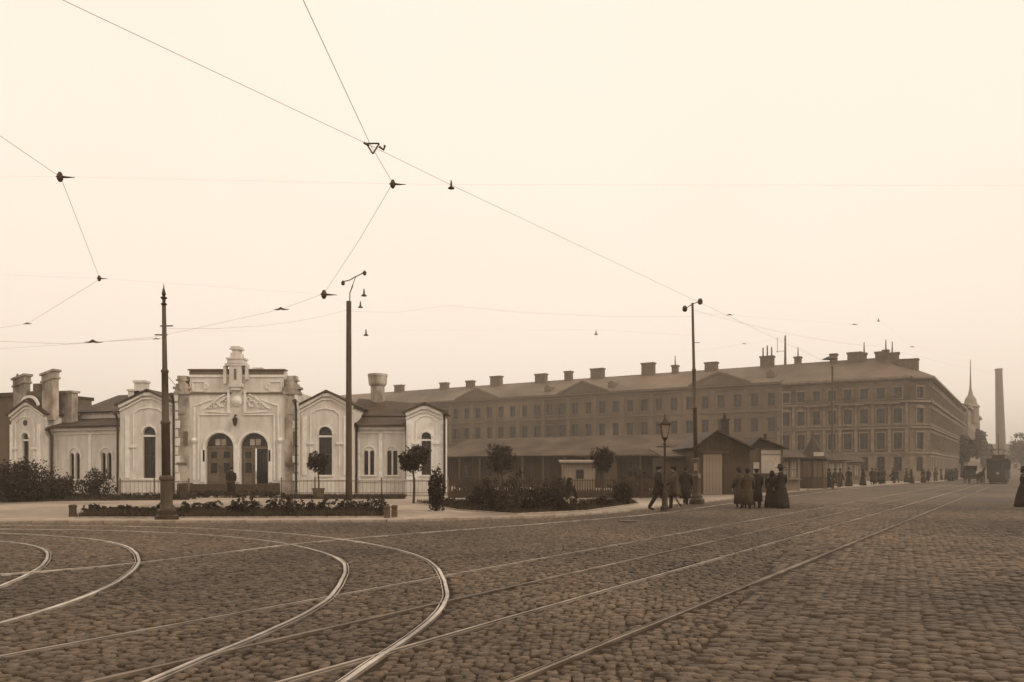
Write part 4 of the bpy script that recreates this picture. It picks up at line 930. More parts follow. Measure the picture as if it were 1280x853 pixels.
# ------------------------------------------------------------------ poles, lamps, wires
def lean(t, dx, h): t.rotation_euler = (0, math.atan2(dx, h), 0)
p1 = thing('tram_pole', 'ornate dark iron tram pole on a stepped base at the left kerb', 'pole', (at(208.5, 25.6), 25.6, .09), group='tall poles round the square')
MB().lathe([(.36, 0), (.36, .12), (.3, .16), (.3, .3), (.24, .36)], 8, sq=1).build('base', M_iron, p1)
MB().lathe([(.22, .3), (.2, .42), (.185, .5), (.18, 1.25), (.215, 1.28), (.215, 1.36), (.17, 1.42)], 14).build('pedestal', M_ironp, p1)
MB().lathe([(.135, 1.4), (.13, 3.05), (.15, 3.07), (.15, 3.14), (.11, 3.18), (.1, 4.7), (.12, 4.72), (.12, 4.78), (.08, 4.82), (.06, 6.9)], 12).build('shaft', M_ironp, p1, True)
MB().lathe([(.06, 6.85), (.1, 6.9), (.05, 6.95), (.055, 7.05), (.11, 7.1), (.04, 7.16), (.07, 7.22), (.02, 7.42), (.005, 7.55)], 10).build('finial', M_iron, p1)
for a_, b_, r_ in (((-.13, 0, 6.2), (.28, 0, 6.2), .022), ((-.3, 0, 5.92), (.1, 0, 5.92), .022), ((0, 0, 4.7), (.5, 0, 4.1), .008)): MB().tube([a_, b_], r_, 6).build('bracket', M_iron, p1)
lean(p1, -.1, 7.5)
p2 = thing('tram_pole', 'plain thick tarred pole carrying a forked lamp arm, right of the pavilion entrance', 'pole', (at(436, 41.5), 41.5, .09), group='tall poles round the square')
MB().tube([(0, 0, 0), (0, 0, 1.0), (0, 0, 5), (0, 0, zz(379, 41.5))], [.19, .165, .15, .13], 12).build('shaft', M_polew, p2, True)
zt = zz(379, 41.5)
q = MB(); q.tube([(.04, 0, zt - .1), (.06, 0, zt + .45), (.22, 0, zt + .85)], .03, 6); q.tube([(-.28, 0, zt + 1.02), (.05, 0, zt + 1.1), (.3, 0, zt + 1.25), (.85, 0, zt + 1.52)], .028, 6); q.tube([(.1, 0, zt + .6), (.35, 0, zt + 1.25)], .02, 5); q.build('lamp_arm', M_brick, p2)
for x, z in ((-.3, .98), (.82, 1.5)): MB(T(x, 0, zt + z)).lathe([(.03, -.16), (.09, -.12), (.1, 0), (.05, .07), (.02, .1)], 10).build('lamp', M_iron, p2)
p3 = thing('tram_pole', 'slender tall pole with two round lamps on top, right of the gas lamp', 'pole', (at(871, 37.2), 37.2, .09), group='tall poles round the square')
MB().lathe([(.36, 0), (.36, .2), (.28, .28), (.26, .38)], 8, sq=1).build('base', M_iron, p3)
MB().lathe([(.24, .35), (.2, .5), (.19, 1.2), (.23, 1.25), (.23, 1.32), (.15, 1.4), (.14, 2.0), (.17, 2.02), (.17, 2.1), (.11, 2.15)], 12).build('pedestal', M_ironp, p3)
MB().lathe([(.1, 2.1), (.095, 4.4), (.115, 4.42), (.115, 4.5), (.085, 4.52), (.08, 6.2), (.1, 6.22), (.1, 6.28), (.07, 6.3), (.055, 9.35)], 10).build('shaft', M_ironp, p3, True)
q = MB(); q.tube([(-.33, 0, 9.1), (0, 0, 9.3), (.33, 0, 9.42)], .02, 5); q.tube([(0, 0, 7.5), (.3, 0, 7.5)], .015, 5); q.build('bracket', M_iron, p3)
for x, z in ((-.36, 9.1), (.36, 9.42)): MB(T(x, 0, z)).lathe([(.04, -.15), (.11, -.1), (.12, .02), (.08, .1), (.03, .14)], 10).build('lamp', M_iron, p3)
q = MB(); q.box(-.15, .0, -.27, -.245, 1.55, 1.9); q.box(.03, .14, -.27, -.245, 1.2, 1.42); q.build('notice', M_board, p3)
lean(p3, -.2, 9.3)
p4 = thing('tram_pole', 'distant tall pole standing among the market stalls', 'pole', (at(1040.5, 79), 79, .09), group='tall poles round the square')
MB().tube([(0, 0, 0), (0, 0, 1.3), (0, 0, 1.4), (0, 0, 11.8)], [.22, .2, .13, .09], 10).build('shaft', M_ironp, p4)
q = MB(T(0, 0, 0)); q.tube([(0, 0, 11.8), (-.25, 0, 12.5)], .03, 5); q.lathe([(.1, 12.4), (.75, 12.5), (.3, 12.7), (.05, 12.8)], 10, (-.25, 0)); q.build('lamp', M_iron, p4)
gl = thing('gas_lamp', 'old gas street lamp with a square glass lantern and ladder bar at the kerb', 'street lamp', (at(831, 31.2), 31.2, .09))
MB().lathe([(.17, 0), (.17, .15), (.12, .22), (.1, .5), (.11, .7), (.07, .78), (.05, 1.2), (.045, 2.55), (.07, 2.6), (.03, 2.75)], 10).build('column', M_iron, gl)
MB().tube([(-.32, 0, 2.5), (.2, 0, 2.5)], .02, 6).build('ladder_bar', M_iron, gl)
MB().lathe([(.05, 2.72), (.1, 2.82), (.12, 2.84)], 8).build('lantern_cup', M_iron, gl)
q = MB()
for k in range(4):
    a = R(45 + 90 * k); q.tube([(.12 * math.cos(a), .12 * math.sin(a), 2.84), (.24 * math.cos(a), .24 * math.sin(a), 3.35)], .013, 4)
q.lathe([(.11, 2.83), (.13, 2.86)], 4, sq=1); q.lathe([(.24, 3.34), (.31, 3.37), (.3, 3.41), (.12, 3.5), (.1, 3.56), (.05, 3.6), (.015, 3.78)], 4, sq=1); q.build('lantern_frame', M_iron, gl)
mg = mat('lantern_glass', .25, .2, 3, .15, spec=.6)
MB().lathe([(.11, 2.86), (.225, 3.34)], 4, sq=1).build('lantern_glass', mg, gl)

H = 6.0
def wp(px, py, h=H): D = (h - EYE) * F / (HOR - py); return Vector((at(px, D), D, h))
def wire(lab, pts, r, name='trolley_wire', m=None, sag=0.):
    out = []
    pts = [Vector(p) for p in pts]
    for a, b in zip(pts, pts[1:]):
        n = max(2, int((b - a).length / 3))
        for k in range(n): t = k / n; p = a.lerp(b, t); p.z -= sag * 4 * t * (1 - t); out.append(p)
    out.append(pts[-1]); c = out[0].copy()
    q = MB(T(*(-c))); q.tube(out, r, 5); o = q.build(name, m or M_wire); o.location = c
    return tag(o, lab, 'wire', 'overhead wires')
W1a = wp(75, 0); W1d = (wp(840, 362) - W1a).normalized()
wire('straight overhead trolley wire running from the top left up the street', [W1a - W1d * 6, wp(463, 182), wp(563, 231), wp(840, 362), wp(840, 362) + W1d * 140], .0030)
c1 = [wp(378, -10) + Vector((0.0, -4, 0)), wp(378, -2), wp(463, 181), wp(491, 229)]
wire('trolley wire dropping from top centre, bending past the pole and sweeping left', c1 + [wp(448, 302), wp(405, 367), wp(351, 387), wp(270, 405), wp(196, 421), wp(112, 429), wp(0, 436)], .0036)
wire('trolley wire at the far left bending down over the left curve', [wp(0, 170) - Vector((.3, 1.6, 0)) * 2, wp(0, 170), wp(76, 222), wp(125, 349), wp(34, 405), wp(0, 410), wp(-60, 414)], .0034)
# span wires to the poles
t1 = Vector((at(205, 25.6), 25.6, 6.2)); t2 = Vector((at(436, 41.5), 41.5, 10.0)); t3 = Vector((at(866, 37.2), 37.2, 8.8))
t2b = Vector((at(436, 41.5), 41.5, 9.9)); t4 = Vector((at(1040, 79), 79, 11.3))
M_span = mat('span_wire', .4, .1, 3, .6)
wire('thin span wire from the ornate left pole to the tarred pole', [t1, t2], .005, 'span_wire', M_span, .3)
wire('thin span wire from the tarred pole toward the pole with two lamps', [t2b, Vector((at(560, 40), 40, 9.9)), t3], .0035, 'span_wire', M_span, .2)
wire('thin span wire from the left edge to the ornate left pole', [Vector((at(-40, 26), 26, 5.9)), t1 - Vector((0, 0, .3))], .005, 'span_wire', M_span, .15)
def P3(px, py, D): return Vector((at(px, D), D, zz(py, D)))
wire('hair-thin cross wire through the three highest insulators', [wp(-60, 220), wp(75, 221), wp(491, 230), wp(564, 231), wp(1340, 232)], .0009, 'span_wire', M_span)
wire('hair-thin cross wire through the insulators above the two left poles', [wp(-100, 340), wp(124, 348), wp(405, 368), P3(436, 381, 41.4)], .0012, 'span_wire', M_span)
wire('thin wire through the lone bell insulators between the poles', [P3(206, 414, 25.6), P3(457.5, 414, 41), P3(745, 412, 45), P3(868, 420, 37.2)], .0018, 'span_wire', M_span)
wire('thin wire from the two-lamp pole over the corner house roof', [P3(867, 392, 37.2), P3(912, 394, 42), P3(1068, 406, 55), P3(1098, 399, 55), P3(1140, 434, 70), P3(1400, 470, 110)], .0024, 'span_wire', M_span)
wire('thin wire above the barracks roof mast', [P3(868, 440, 37.2), P3(930, 430, 50), P3(981, 423, 50), P3(1038, 458, 79)], .0024, 'span_wire', M_span)
wire('faint trolley wire over the nearer track, reaching the far end of the street', [P3(867, 388, 37.2), Vector((at(1100, 60), 60, zz(400, 60) - 2)), Vector((at(1270, 150), 150, zz(470, 150)))], .005, 'span_wire', M_span, .3)
def fitting(lab, p, kind=0, sc=1.):
    t = MB(); s = sc * .85
    if kind == 0:                                    # pull-off: insulator ball and tapered arm to the right
        t.lathe([(.02, -.09), (.05, -.05), (.055, .0), (.04, .05), (.02, .08)], 8); t.tube([(0, 0, 0), (.1, 0, -.01), (.26, 0, -.015)], [.025, .018, .004], 6); t.tube([(-.07, 0, .0), (.0, 0, .0)], [.01, .03], 6)
    elif kind == 1:                                  # flat strain insulator
        t.tube([(-.3, 0, 0), (-.12, 0, .0), (0, 0, .05), (.12, 0, 0), (.36, 0, 0)], [.008, .035, .06, .035, .006], 7)
    elif kind == 2:                                  # bell hanger
        t.lathe([(.12, -.14), (.1, -.1), (.04, -.06), (.03, .08), (.015, .16)], 8)
    elif kind == 3:                                  # wire crossing frog
        a, b, c = (-.1, 0, .03), (.1, 0, .03), (0, 0, -.13)
        for u, v_ in ((a, b), (b, c), (c, a)): t.tube([u, v_], .013, 5)
        t.tube([(.1, 0, -.02), (.17, 0, -.07), (.19, 0, .0)], .02, 5); t.tube([(-.14, 0, .04), (-.06, 0, .0)], .02, 5)
    t2_ = MB(); t2_.v = [tuple(Vector(v) * s) for v in t.v]; t2_.f = t.f
    o = t2_.build('wire_insulator', M_wired); o.location = p; tag(o, lab, 'insulator', 'insulators on the overhead wires')
fitting('triangular wire crossing fitting high in the centre of the sky', wp(466, 182), 3, 1.0)
fitting('insulator with a right-pointing arm below the triangular crossing', wp(491, 230), 0, .9)
fitting('small insulator on the straight wire right of the crossing', wp(564, 231), 2, .5)
fitting('uppermost insulator at the left with an arm pointing right', wp(75, 221), 0, 1.0)
fitting('little insulator left above the ornate pole, with a short arm', wp(124, 348), 0, .9)
fitting('insulator where the bent wire comes down left of the tarred pole', wp(405, 368), 0, 1.5)
fitting('insulator on the curve wire halfway between the two nearest poles', wp(351, 387), 1, .75)
fitting('spindle shaped insulator left of the ornate pole', wp(116, 428), 1, 1.1)
fitting('small insulator near the left edge of the sky', wp(34, 405), 1, .5)
fitting('flat insulator touching the left side of the ornate pole', wp(195, 424), 1, .5)
fitting('larger bell insulator beside the fork of the tarred pole', Vector((at(455, 41), 41, zz(366, 41))), 2, 1.5)
fitting('bell insulator next to the top of the tarred pole', Vector((at(450.5, 41), 41, zz(381, 41))), 2, 1.3)
fitting('lone bell insulator hanging right of the tarred pole', Vector((at(457.5, 41), 41, zz(416, 41))), 2, 1.3)
fitting('flat insulator in the sky right of the pole with two lamps', P3(912, 394, 42), 1, .75)
fitting('insulator hanging above the roof mast of the barracks', Vector((at(745, 45), 45, zz(416, 45))), 2, 1.0)
fitting('lower left of two insulators above the corner house', Vector((at(1068, 55), 55, zz(406, 55))), 1, .8)
fitting('upper right of two insulators above the corner house', Vector((at(1098, 55), 55, zz(400, 55))), 2, .9)
fitting('flat insulator just above the right end of the corner house roof', Vector((at(1140, 70), 70, zz(434, 70))), 1, .9)
fitting('insulator above the four pots of the barracks chimney', Vector((at(930, 50), 50, zz(430, 50))), 1, .6)
fitting('tiny insulator beside the roof mast', Vector((at(981, 50), 50, zz(424, 50))), 2, .6)

# ------------------------------------------------------------------ people
def skin(verts, edges, root=0, sub=1):
    me = bpy.data.meshes.new('tmp'); me.from_pydata([v[0] for v in verts], edges, []); o = bpy.data.objects.new('tmp', me); COL.objects.link(o)
    o.modifiers.new('s', 'SKIN'); sv = me.skin_vertices[0].data
    for i, v in enumerate(verts): r = v[1]; sv[i].radius = r if isinstance(r, tuple) else (r, r)
    sv[root].use_root = True
    o.modifiers.new('u', 'SUBSURF').levels = sub
    dg = bpy.context.evaluated_depsgraph_get(); out = bpy.data.meshes.new_from_object(o.evaluated_get(dg)); bpy.data.objects.remove(o); bpy.data.meshes.remove(me)
    out.polygons.foreach_set('use_smooth', [True] * len(out.polygons)); return out
def person_parts(pose, dress, hat, cloth):
    """parts of a figure 1.72 m tall facing -y; pose: stride, arm, crouch"""
    st, arm = pose.get('stride', .0), pose.get('arm', .1); cr = pose.get('crouch', 0)
    Z = -.45 * cr
    vs, es = [], []
    def v(p, r, par=None):
        vs.append((p, r)); i = len(vs) - 1
        if par is not None: es.append((par, i))
        return i
    pel = v((0, 0, .95 + Z), (.13, .11)); wa = v((0, -.01 - .05 * cr, 1.1 + Z), (.12, .1), pel); ch = v((0, -.02 - .14 * cr, 1.3 + Z), (.155, .11), wa); nb = v((0, -.02 - .2 * cr, 1.44 + Z), .06, ch)
    nk = v((0, -.03 - .22 * cr, 1.51 + Z), .052, nb); hd = v((0, -.035 - .24 * cr, 1.59 + Z), (.075, .09), nk); ht = v((0, -.03 - .25 * cr, 1.68 + Z), (.07, .085), hd)
    hands = []
    arms = []
    for s in (-1, 1):
        hip = v((s * .09, 0, .88 + Z), .09, pel); f = s * st
        if cr: kn = v((s * .14, -.36, .52), .062, hip); an = v((s * .12, -.12, .09), .042, kn)
        else: kn = v((s * .09, -f * .5 - .03, .49), .06, hip); an = v((s * .09, -f + .04 + abs(f) * .1, .09 + max(0, -f) * .15), .042, kn)
        p = vs[an][0]; v((p[0], p[1] - .16, .04), .035, an)
        shd = v((s * .19, -.01 - .18 * cr, 1.40 + Z), .058, ch); a = -s * st * .7 + arm
        el = v((s * .25, -.0 - a * .4 - .2 * cr, 1.13 + Z), .042, shd); wr = v((s * .22, -.1 - a - .2 * cr, .92 + Z), .028, el); pl = v((s * .215, -.13 - a - .2 * cr, .85 + Z), (.022, .035), wr)
        arms.append((vs[shd][0], vs[el][0], vs[wr][0]))
        pw = vs[pl][0]
        for k in range(4):
            y = pw[1] + (k - 1.5) * .02; L = (.065, .08, .075, .06)[k]; a1 = v((pw[0], y, pw[2] - .035), .009, pl); v((pw[0] - s * .02, y - .004, pw[2] - .035 - L), .007, a1)
        a1 = v((pw[0] - s * .01, pw[1] - .04, pw[2] + .005), .01, pl); v((pw[0] - s * .015, pw[1] - .06, pw[2] - .035), .008, a1)
    body = skin(vs, es)
    parts = [('body', body, M_skin)]
    c = MB(); hx, hy, hz = vs[hd][0]
    c.tube([(0, hy - .08, hz + .02), (0, hy - .105, hz - .015), (0, hy - .085, hz - .02)], [.01, .014, .01], 6)       # nose
    for s in (-1, 1): c.tube([(s * .078, hy + .01, hz - .03), (s * .084, hy + .015, hz + .03)], .013, 6)
    parts.append(('nose_and_ears', c.mesh('nose_and_ears', M_skin), None))
    c = MB()
    for s in (-1, 1): c.lathe([(.004, hz + .022), (.011, hz + .028), (.004, hz + .034)], 6, (s * .03, hy - .083))
    c.box(-.022, .022, hy - .09, hy - .08, hz - .05, hz - .044)
    parts.append(('eyes_and_mouth', c.mesh('eyes_and_mouth', M_hat), None))
    c = MB(); c.rings([(0, hy + .03, hz - .05, .05, .05), (0, hy + .025, hz, .085, .085), (0, hy + .015, hz + .06, .09, .1), (0, hy, hz + .12, .07, .08), (0, hy, hz + .14, .02, .02)], 12)
    if dress: c.rings([(0, hy + .1, hz - .02, .02, .02), (0, hy + .11, hz + .02, .05, .05), (0, hy + .1, hz + .06, .02, .02)], 10)
    parts.append(('hair', c.mesh('hair', M_hat, True), None))
    # clothes
    c = MB(); zt = 1.47 + Z; yb = -.02 - .2 * cr
    if dress:
        j = [(0, 0, 1.0 + Z, .17, .15), (0, yb * .5, 1.1 + Z, .145, .125), (0, yb * .8, 1.28 + Z, .19, .155), (0, yb, 1.4 + Z, .2, .13), (0, yb, zt, .09, .09), (0, yb - .01, zt + .04, .07, .07)]
        c.rings([(0, 0, .82 + Z, .235, .21)] + j, 14); 
        for s_, e_, w_ in arms: c.tube([s_, tuple(Vector(s_).lerp(Vector(e_), .5)), e_, w_], [.085, .08, .065, .05], 10)
        parts.append(('jacket', c.mesh('jacket', cloth, True), None)); c = MB(); n = 18
        hem = .03
        rr = [(0, 0, hem, .35, .34 + abs(st) * .3), (0, 0, .25, .33, .32 + abs(st) * .2), (0, 0, .55 + Z * .5, .29 + .1 * cr, .27 + .12 * cr), (0, 0, .86 + Z, .22, .2), (0, 0, 1.04 + Z, .155, .135)]
        c.rings(rr, n)
        for i, (x, y, z) in enumerate(c.v[:n * 3]): k = 1 + .05 * math.sin(i % n * 2 * math.pi / n * 6); c.v[i] = (x * k, y * k, z)
        parts.append(('skirt', c.mesh('skirt', cloth, True), None))
    else:
        lo = pose.get('coat', .42)
        c.rings([(0, .02, lo + Z * .6, .25, .23 + abs(st) * .25), (0, .01, .7 + Z * .8, .225, .2 + abs(st) * .1), (0, yb * .3, .98 + Z, .19, .16), (0, yb * .6, 1.12 + Z, .18, .15), (0, yb * .9, 1.3 + Z, .215, .16), (0, yb, 1.42 + Z, .2, .13), (0, yb, zt + .01, .095, .095), (0, yb - .01, zt + .05, .075, .08)], 14)
        for s_, e_, w_ in arms: c.tube([s_, e_, w_], [.085, .07, .058], 10)
        parts.append(('coat', c.mesh('coat', cloth, True), None)); c = MB(); ix = [i for i, q in enumerate(vs)]
        # trousers follow the legs
        for s in (0, 1):
            h0 = 7 + s * 17; L = [vs[h0][0], vs[h0 + 1][0], vs[h0 + 2][0]]; c.tube(L, [.105, .085, .07], 10)
        parts.append(('trousers', c.mesh('trousers', M_cloth3, True), None)); c = MB()
    b = MB()
    for s in (0, 1):
        h0 = 7 + s * 17; a, t_ = vs[h0 + 2][0], vs[h0 + 3][0]; b.tube([(a[0], a[1] + .05, a[2] - .04), (a[0], a[1], a[2] - .03), (t_[0], t_[1], t_[2]), (t_[0], t_[1] - .04, t_[2] - .005)], [.035, .05, .043, .02], 8)
    parts.append(('boots', b.mesh('boots', M_hat, True), None))
    h = MB(); z = hz + .075
    if hat == 'bowler': h.lathe([(.1, z), (.15, z + .01), (.155, z + .03), (.1, z + .02), (.1, z + .08), (.07, z + .13), (.02, z + .14)], 14, (0, hy + .01))
    elif hat == 'cap': h.rings([(0, hy - .03, z - .005, .09, .13), (0, hy - .01, z + .03, .125, .13), (0, hy, z + .06, .12, .12), (0, hy, z + .075, .04, .04)], 14)
    elif hat == 'wide': h.lathe([(.09, z), (.23, z + .02), (.235, z + .035), (.12, z + .04), (.11, z + .13), (.03, z + .15)], 16, (0, hy + .01)); h.lathe([(.03, z + .1), (.07, z + .14), (.03, z + .19)], 8, (.06, hy + .04))
    elif hat == 'scarf': h.rings([(0, hy + .03, hz - .12, .12, .12), (0, hy + .03, hz - .02, .105, .11), (0, hy + .02, hz + .06, .1, .115), (0, hy + .01, hz + .12, .07, .08), (0, hy, hz + .14, .01, .01)], 12)
    parts.append(('headscarf' if hat == 'scarf' else 'hat', h.mesh('hat', M_hat if hat != 'scarf' else cloth, True), None))
    for n_, me, m in parts:
        if m: me.materials.clear(); me.materials.append(m)
    return parts
PC = {}
def person(kind, px, D, lab, rz=0, group=None, sc=1., z=.0, **kw):
    if kind not in PC: PC[kind] = person_parts(*KINDS[kind])
    t = thing('person', lab, 'person', (at(px, D), D, z), rz, group); t.scale = (sc,) * 3
    for n_, me, m in PC[kind]: link(n_, me, t)
    return t
KINDS = {'walker': ({'stride': .26, 'coat': .62}, False, 'cap', M_cloth), 'walker2': ({'stride': -.22, 'coat': .55}, False, 'bowler', M_cloth2), 'coat': ({'stride': .06, 'coat': .22}, False, 'bowler', M_cloth2),
         'coat2': ({'stride': .1, 'coat': .3}, False, 'cap', M_cloth), 'lady': ({'stride': .05}, True, 'wide', M_cloth), 'peasant': ({'stride': .04}, True, 'scarf', M_cloth), 'sitter': ({'crouch': 1, 'arm': .2}, True, 'scarf', M_cloth)}
person('walker', 822.5, 31.6, 'man in a dark coat and cap striding just left of the gas lamp', 60, z=.09)
person('walker2', 843, 32.4, 'man in a lighter coat and bowler walking just right of the gas lamp', 250, z=.09)
person('coat2', 857, 36.3, 'man in a long dark coat standing between the gas lamp and the tall pole', 150, z=.09)
person('coat', 924, 34.6, 'person in a long brown overcoat, leftmost of the four walking together', 200, sc=1.0)
person('coat', 934.5, 33.6, 'person in a long brown overcoat walking second from left in the group of four', 160, sc=.98)
person('coat2', 946, 35.0, 'man in a dark coat and cap partly behind the overcoated pair', 175)
person('peasant', 965, 34.8, 'broad woman in a dark headscarf and wide skirt beside the hatted lady', 170, sc=.96)
person('lady', 976, 34.4, 'tall woman in a black skirt and hat, rightmost of the group crossing the road', 190, sc=1.05)
person('lady', 1279, 35.5, 'woman in a long dark dress walking at the right edge of the picture', 60)
person('coat2', 289, 48.0, 'dark figure standing at the foot of the pavilion steps', 20, z=.09)
person('sitter', 707, 30.6, 'dark figure crouching among the plants of the right flowerbed', 30, z=.12)
person('peasant', 1036, 70, 'woman in dark clothes at the market stalls, left of the distant tall pole', 40, z=.09)
person('walker2', 1044, 69, 'man in a brown coat and bowler at the market stalls below the distant tall pole', 300, z=.0)
person('coat', 1050, 72, 'person in a long coat just right of the distant tall pole', 120, z=.0)
g = random.Random(3)
for i in range(26):
    D = 76 + i * 3.1 + g.uniform(-1, 1); kx = float(np.interp(D, [64, 85, 113, 200], [23.6, 39.5, 61, 117])); x = kx + g.uniform(-1.6, .4)
    px = 640 + x / D * F
    person(g.choice(['walker', 'coat', 'lady', 'peasant', 'coat2', 'walker2']), px, D, 'distant dark-clothed pedestrian on the kerb below the corner house', g.uniform(0, 360), 'distant pedestrians along the kerb', sc=g.uniform(.94, 1.04), z=.09 if x < kx - .15 else 0.03)
for i, (px, D) in enumerate(((1094, 86), (1103, 90), (1121, 96), (1190, 118))):
    person(('coat', 'lady', 'walker', 'peasant')[i], px, D, ('distant person in a long coat in the road before the second stall', 'distant woman in a hat and long skirt out in the road', 'distant man striding across the road toward the corner house', 'distant woman in a headscarf near the horse cab')[i], 90 * i)

# ------------------------------------------------------------------ tram
sa = -math.degrees(math.atan2(RD.x, RD.y))
tr = thing('tram', 'dark electric tram coming down the street at the far right', 'tram', (at(1247, 92), 92, 0), sa)
HW, L = 1.12, 8.6
q = MB()
q.box(-HW, HW, 1.3, L - 1.3, .75, 1.75)
for s in (-1, 1):
    for k in range(7): y = 1.3 + k * (L - 2.68) / 6; q.box(s * HW - .03, s * HW + .03, y, y + .09, 1.75, 2.75)
q.box(-HW, HW, 1.3, L - 1.3, 2.7, 2.95); q.build('body', M_tram, tr)
for s in (-1, 1): MB().box(s * (HW - .05) - .01, s * (HW - .05) + .01, 1.35, L - 1.35, 1.75, 2.7).build('side_glass', M_glass, tr)
for s, y0 in ((0, 0), (1, L)):
    M = T(0, y0) @ RZ(180 * s); q = MB(M)
    dash = [(-1.05, 1.2), (-1.05, .45), (-.75, .1), (-.3, 0), (.3, 0), (.75, .1), (1.05, .45), (1.05, 1.2)]
    q.prism_z(dash, .55, 1.72); q.build('platform_front', M_tram, tr)
    q = MB(M)
    for x, y in ((-1.02, .42), (-.4, .05), (.4, .05), (1.02, .42)): q.box(x - .045, x + .045, y - .02, y + .07, 1.72, 2.8)
    q.box(-1.05, 1.05, .4, .47, 2.62, 2.8); q.box(-.45, .45, .03, .1, 2.62, 2.8); q.build('window_post', M_tram, tr)
    q = MB(M); q.add([(-.4, .08, 1.72), (.4, .08, 1.72), (.4, .08, 2.65), (-.4, .08, 2.65)], [(0, 1, 2, 3)])
    for t_ in (-1, 1): q.add([(t_ * .42, .1, 1.72), (t_ * 1.0, .44, 1.72), (t_ * 1.0, .44, 2.65), (t_ * .42, .1, 2.65)], [(0, 1, 2, 3)])
    q.build('windscreen', M_glass, tr)
    q = MB(M @ T(0, -.0, 1.25) @ Matrix.Rotation(R(90), 4, 'X')); q.lathe([(.12, 0), (.15, .05), (.13, .12)], 12); q.build('headlight', M_glassl, tr)
    q = MB(M); q.box(-.85, .85, -.12, .0, .45, .6); q.box(-.9, .9, .05, .15, .2, .42); q.build('bumper', M_iron, tr)
q = MB(); q.prism_z([(-1.1, .35), (-.7, -.05), (.7, -.05), (1.1, .35), (1.2, 1.2), (1.2, L - 1.2), (1.1, L - .35), (.7, L + .05), (-.7, L + .05), (-1.1, L - .35), (-1.2, L - 1.2), (-1.2, 1.2)], 2.82, 2.98); q.box(-.6, .6, 1.2, L - 1.2, 2.98, 3.3); q.box(-.72, .72, 1.0, L - 1.0, 3.3, 3.38); q.build('roof', M_tramroof, tr)
MB().box(-.5, .5, -.05, .0, 3.0, 3.3).build('route_board', M_iron, tr)
q = MB(); q.tube([(-.35, 3, 3.38), (-.75, .9, 3.9), (0, .6, 4.05), (.75, .9, 3.9), (.35, 3, 3.38)], .04, 6); q.tube([(0, 4.0, 3.4), (0, 1.2, 5.9)], .03, 5); q.build('current_collector', M_iron, tr)
for y in (2.9, 5.7):
    for s in (-1, 1): q = MB(T(s * .76, y, .42) @ Matrix.Rotation(R(90), 4, 'Y')); q.lathe([(.4, -.05), (.4, .02), (.36, .05), (.1, .06)], 16); q.build('wheel', M_iron, tr)
MB().box(-.7, .7, 2.2, 6.4, .3, .7).build('truck', M_iron, tr)
# horse cab
cab = thing('horse_cab', 'dark horse-drawn cab standing left of the distant tram', 'carriage', (at(1221, 93), 93, 0.03), sa + 200 - 180)
q = MB(); q.box(-.5, .5, 0, 1.2, .62, .72); q.prism_z([(-.55, 1.2), (.55, 1.2), (.6, 2.3), (-.6, 2.3)], .55, 1.15); q.box(-.55, .55, 2.1, 2.3, 1.1, 1.6); q.box(-.45, .45, .3, .6, .72, 1.15); q.build('body', M_tram, cab)
q = MB(); q.prism_z([(-.62, 1.7), (.62, 1.7), (.62, 2.5), (-.62, 2.5)], 2.0, 2.1); q.box(-.62, .62, 2.4, 2.5, 1.2, 2.02); q.box(-.62, -.56, 1.9, 2.45, 1.5, 2.0); q.box(.56, .62, 1.9, 2.45, 1.5, 2.0); q.build('hood', M_cloth, cab)
def wheel(par, x, y, r):
    q = MB(T(x, y, r) @ Matrix.Rotation(R(90), 4, 'Y')); n = 20; pts = [(r * .96 * math.cos(2 * math.pi * k / n), r * .96 * math.sin(2 * math.pi * k / n), 0) for k in range(n + 1)]; q.tube(pts, .03, 6)
    for k in range(8): a = k * math.pi / 4; q.tube([(0, 0, 0), (r * .95 * math.cos(a), r * .95 * math.sin(a), 0)], .018, 5)
    q.lathe([(.07, -.08), (.08, .08)], 8); q.build('wheel', M_iron, par)
for s in (-1, 1): wheel(cab, s * .68, .45, .4); wheel(cab, s * .7, 1.85, .52)
q = MB()
for s in (-1, 1): q.tube([(s * .4, .2, .6), (s * .38, -1.0, .95), (s * .34, -2.3, 1.15)], .03, 6)
q.build('shafts', M_iron, cab)
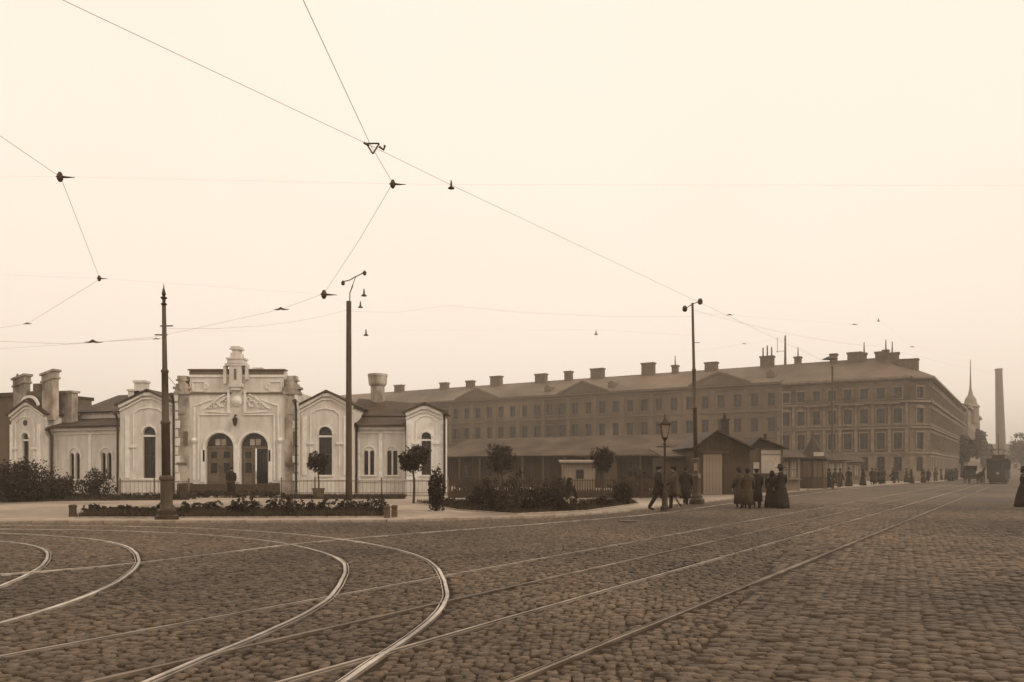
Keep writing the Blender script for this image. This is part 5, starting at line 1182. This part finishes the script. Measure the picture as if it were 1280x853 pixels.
hv = [((0, -.9, 1.2), (.24, .27)), ((0, -1.4, 1.18), (.27, .3)), ((0, -1.95, 1.2), (.23, .28)), ((0, -2.25, 1.45), (.13, .17)), ((0, -2.45, 1.75), (.09, .12)), ((0, -2.58, 1.92), (.09, .1)), ((0, -2.8, 1.75), (.065, .075)), ((0, -2.95, 1.58), (.05, .05)),
      ((0, -.62, 1.2), .06), ((0, -.5, .75), .05)]
he = [(0, 1), (1, 2), (2, 3), (3, 4), (4, 5), (5, 6), (6, 7), (0, 8), (8, 9)]
for s in (-1, 1):
    i = len(hv); hv += [((s * .16, -.85, .95), .13), ((s * .16, -.95, .72), .08), ((s * .16, -.8, .48), .05), ((s * .16, -.86, .1), .035), ((s * .16, -.9, .03), .05)]; he += [(0, i), (i, i + 1), (i + 1, i + 2), (i + 2, i + 3), (i + 3, i + 4)]
    i = len(hv); hv += [((s * .15, -1.98, .9), .1), ((s * .15, -2.0, .55), .055), ((s * .15, -1.98, .1), .035), ((s * .15, -2.02, .03), .048)]; he += [(2, i), (i, i + 1), (i + 1, i + 2), (i + 2, i + 3)]
    i = len(hv); hv += [((s * .05, -2.54, 2.02), .025), ((s * .06, -2.53, 2.12), .01)]; he += [(5, i), (i, i + 1)]
hb = skin(hv, he); hb.materials.clear(); hb.materials.append(M_horse)
ho = link('horse', hb); ho.matrix_local = cab.matrix_basis.copy(); ho.location = cab.location; ho.rotation_euler = cab.rotation_euler; tag(ho, 'dark horse harnessed to the cab left of the distant tram', 'horse')
MB().rings([(0, -2.3, 1.5, .03, .12), (0, -2.42, 1.85, .03, .1), (0, -2.5, 2.02, .02, .05)], 8).build('mane', M_hat, ho)

# ------------------------------------------------------------------ haze
hz_ = MB().box(-905, 905, -65, 905, -1.1, 42).build('haze', MATS['ground_earth']); hz_['kind'] = 'stuff'; tag(hz_, 'thin pale haze over the square and street', 'haze')
hm = bpy.data.materials.new('haze'); hm.use_nodes = True; n = hm.node_tree; n.nodes.clear(); pv = n.nodes.new('ShaderNodeVolumePrincipled'); mo = n.nodes.new('ShaderNodeOutputMaterial')
pv.inputs['Color'].default_value = (1, .93, .82, 1); pv.inputs['Density'].default_value = .0013; pv.inputs['Anisotropy'].default_value = 0.45
n.links.new(pv.outputs[0], mo.inputs['Volume']); hz_.data.materials.clear(); hz_.data.materials.append(hm)
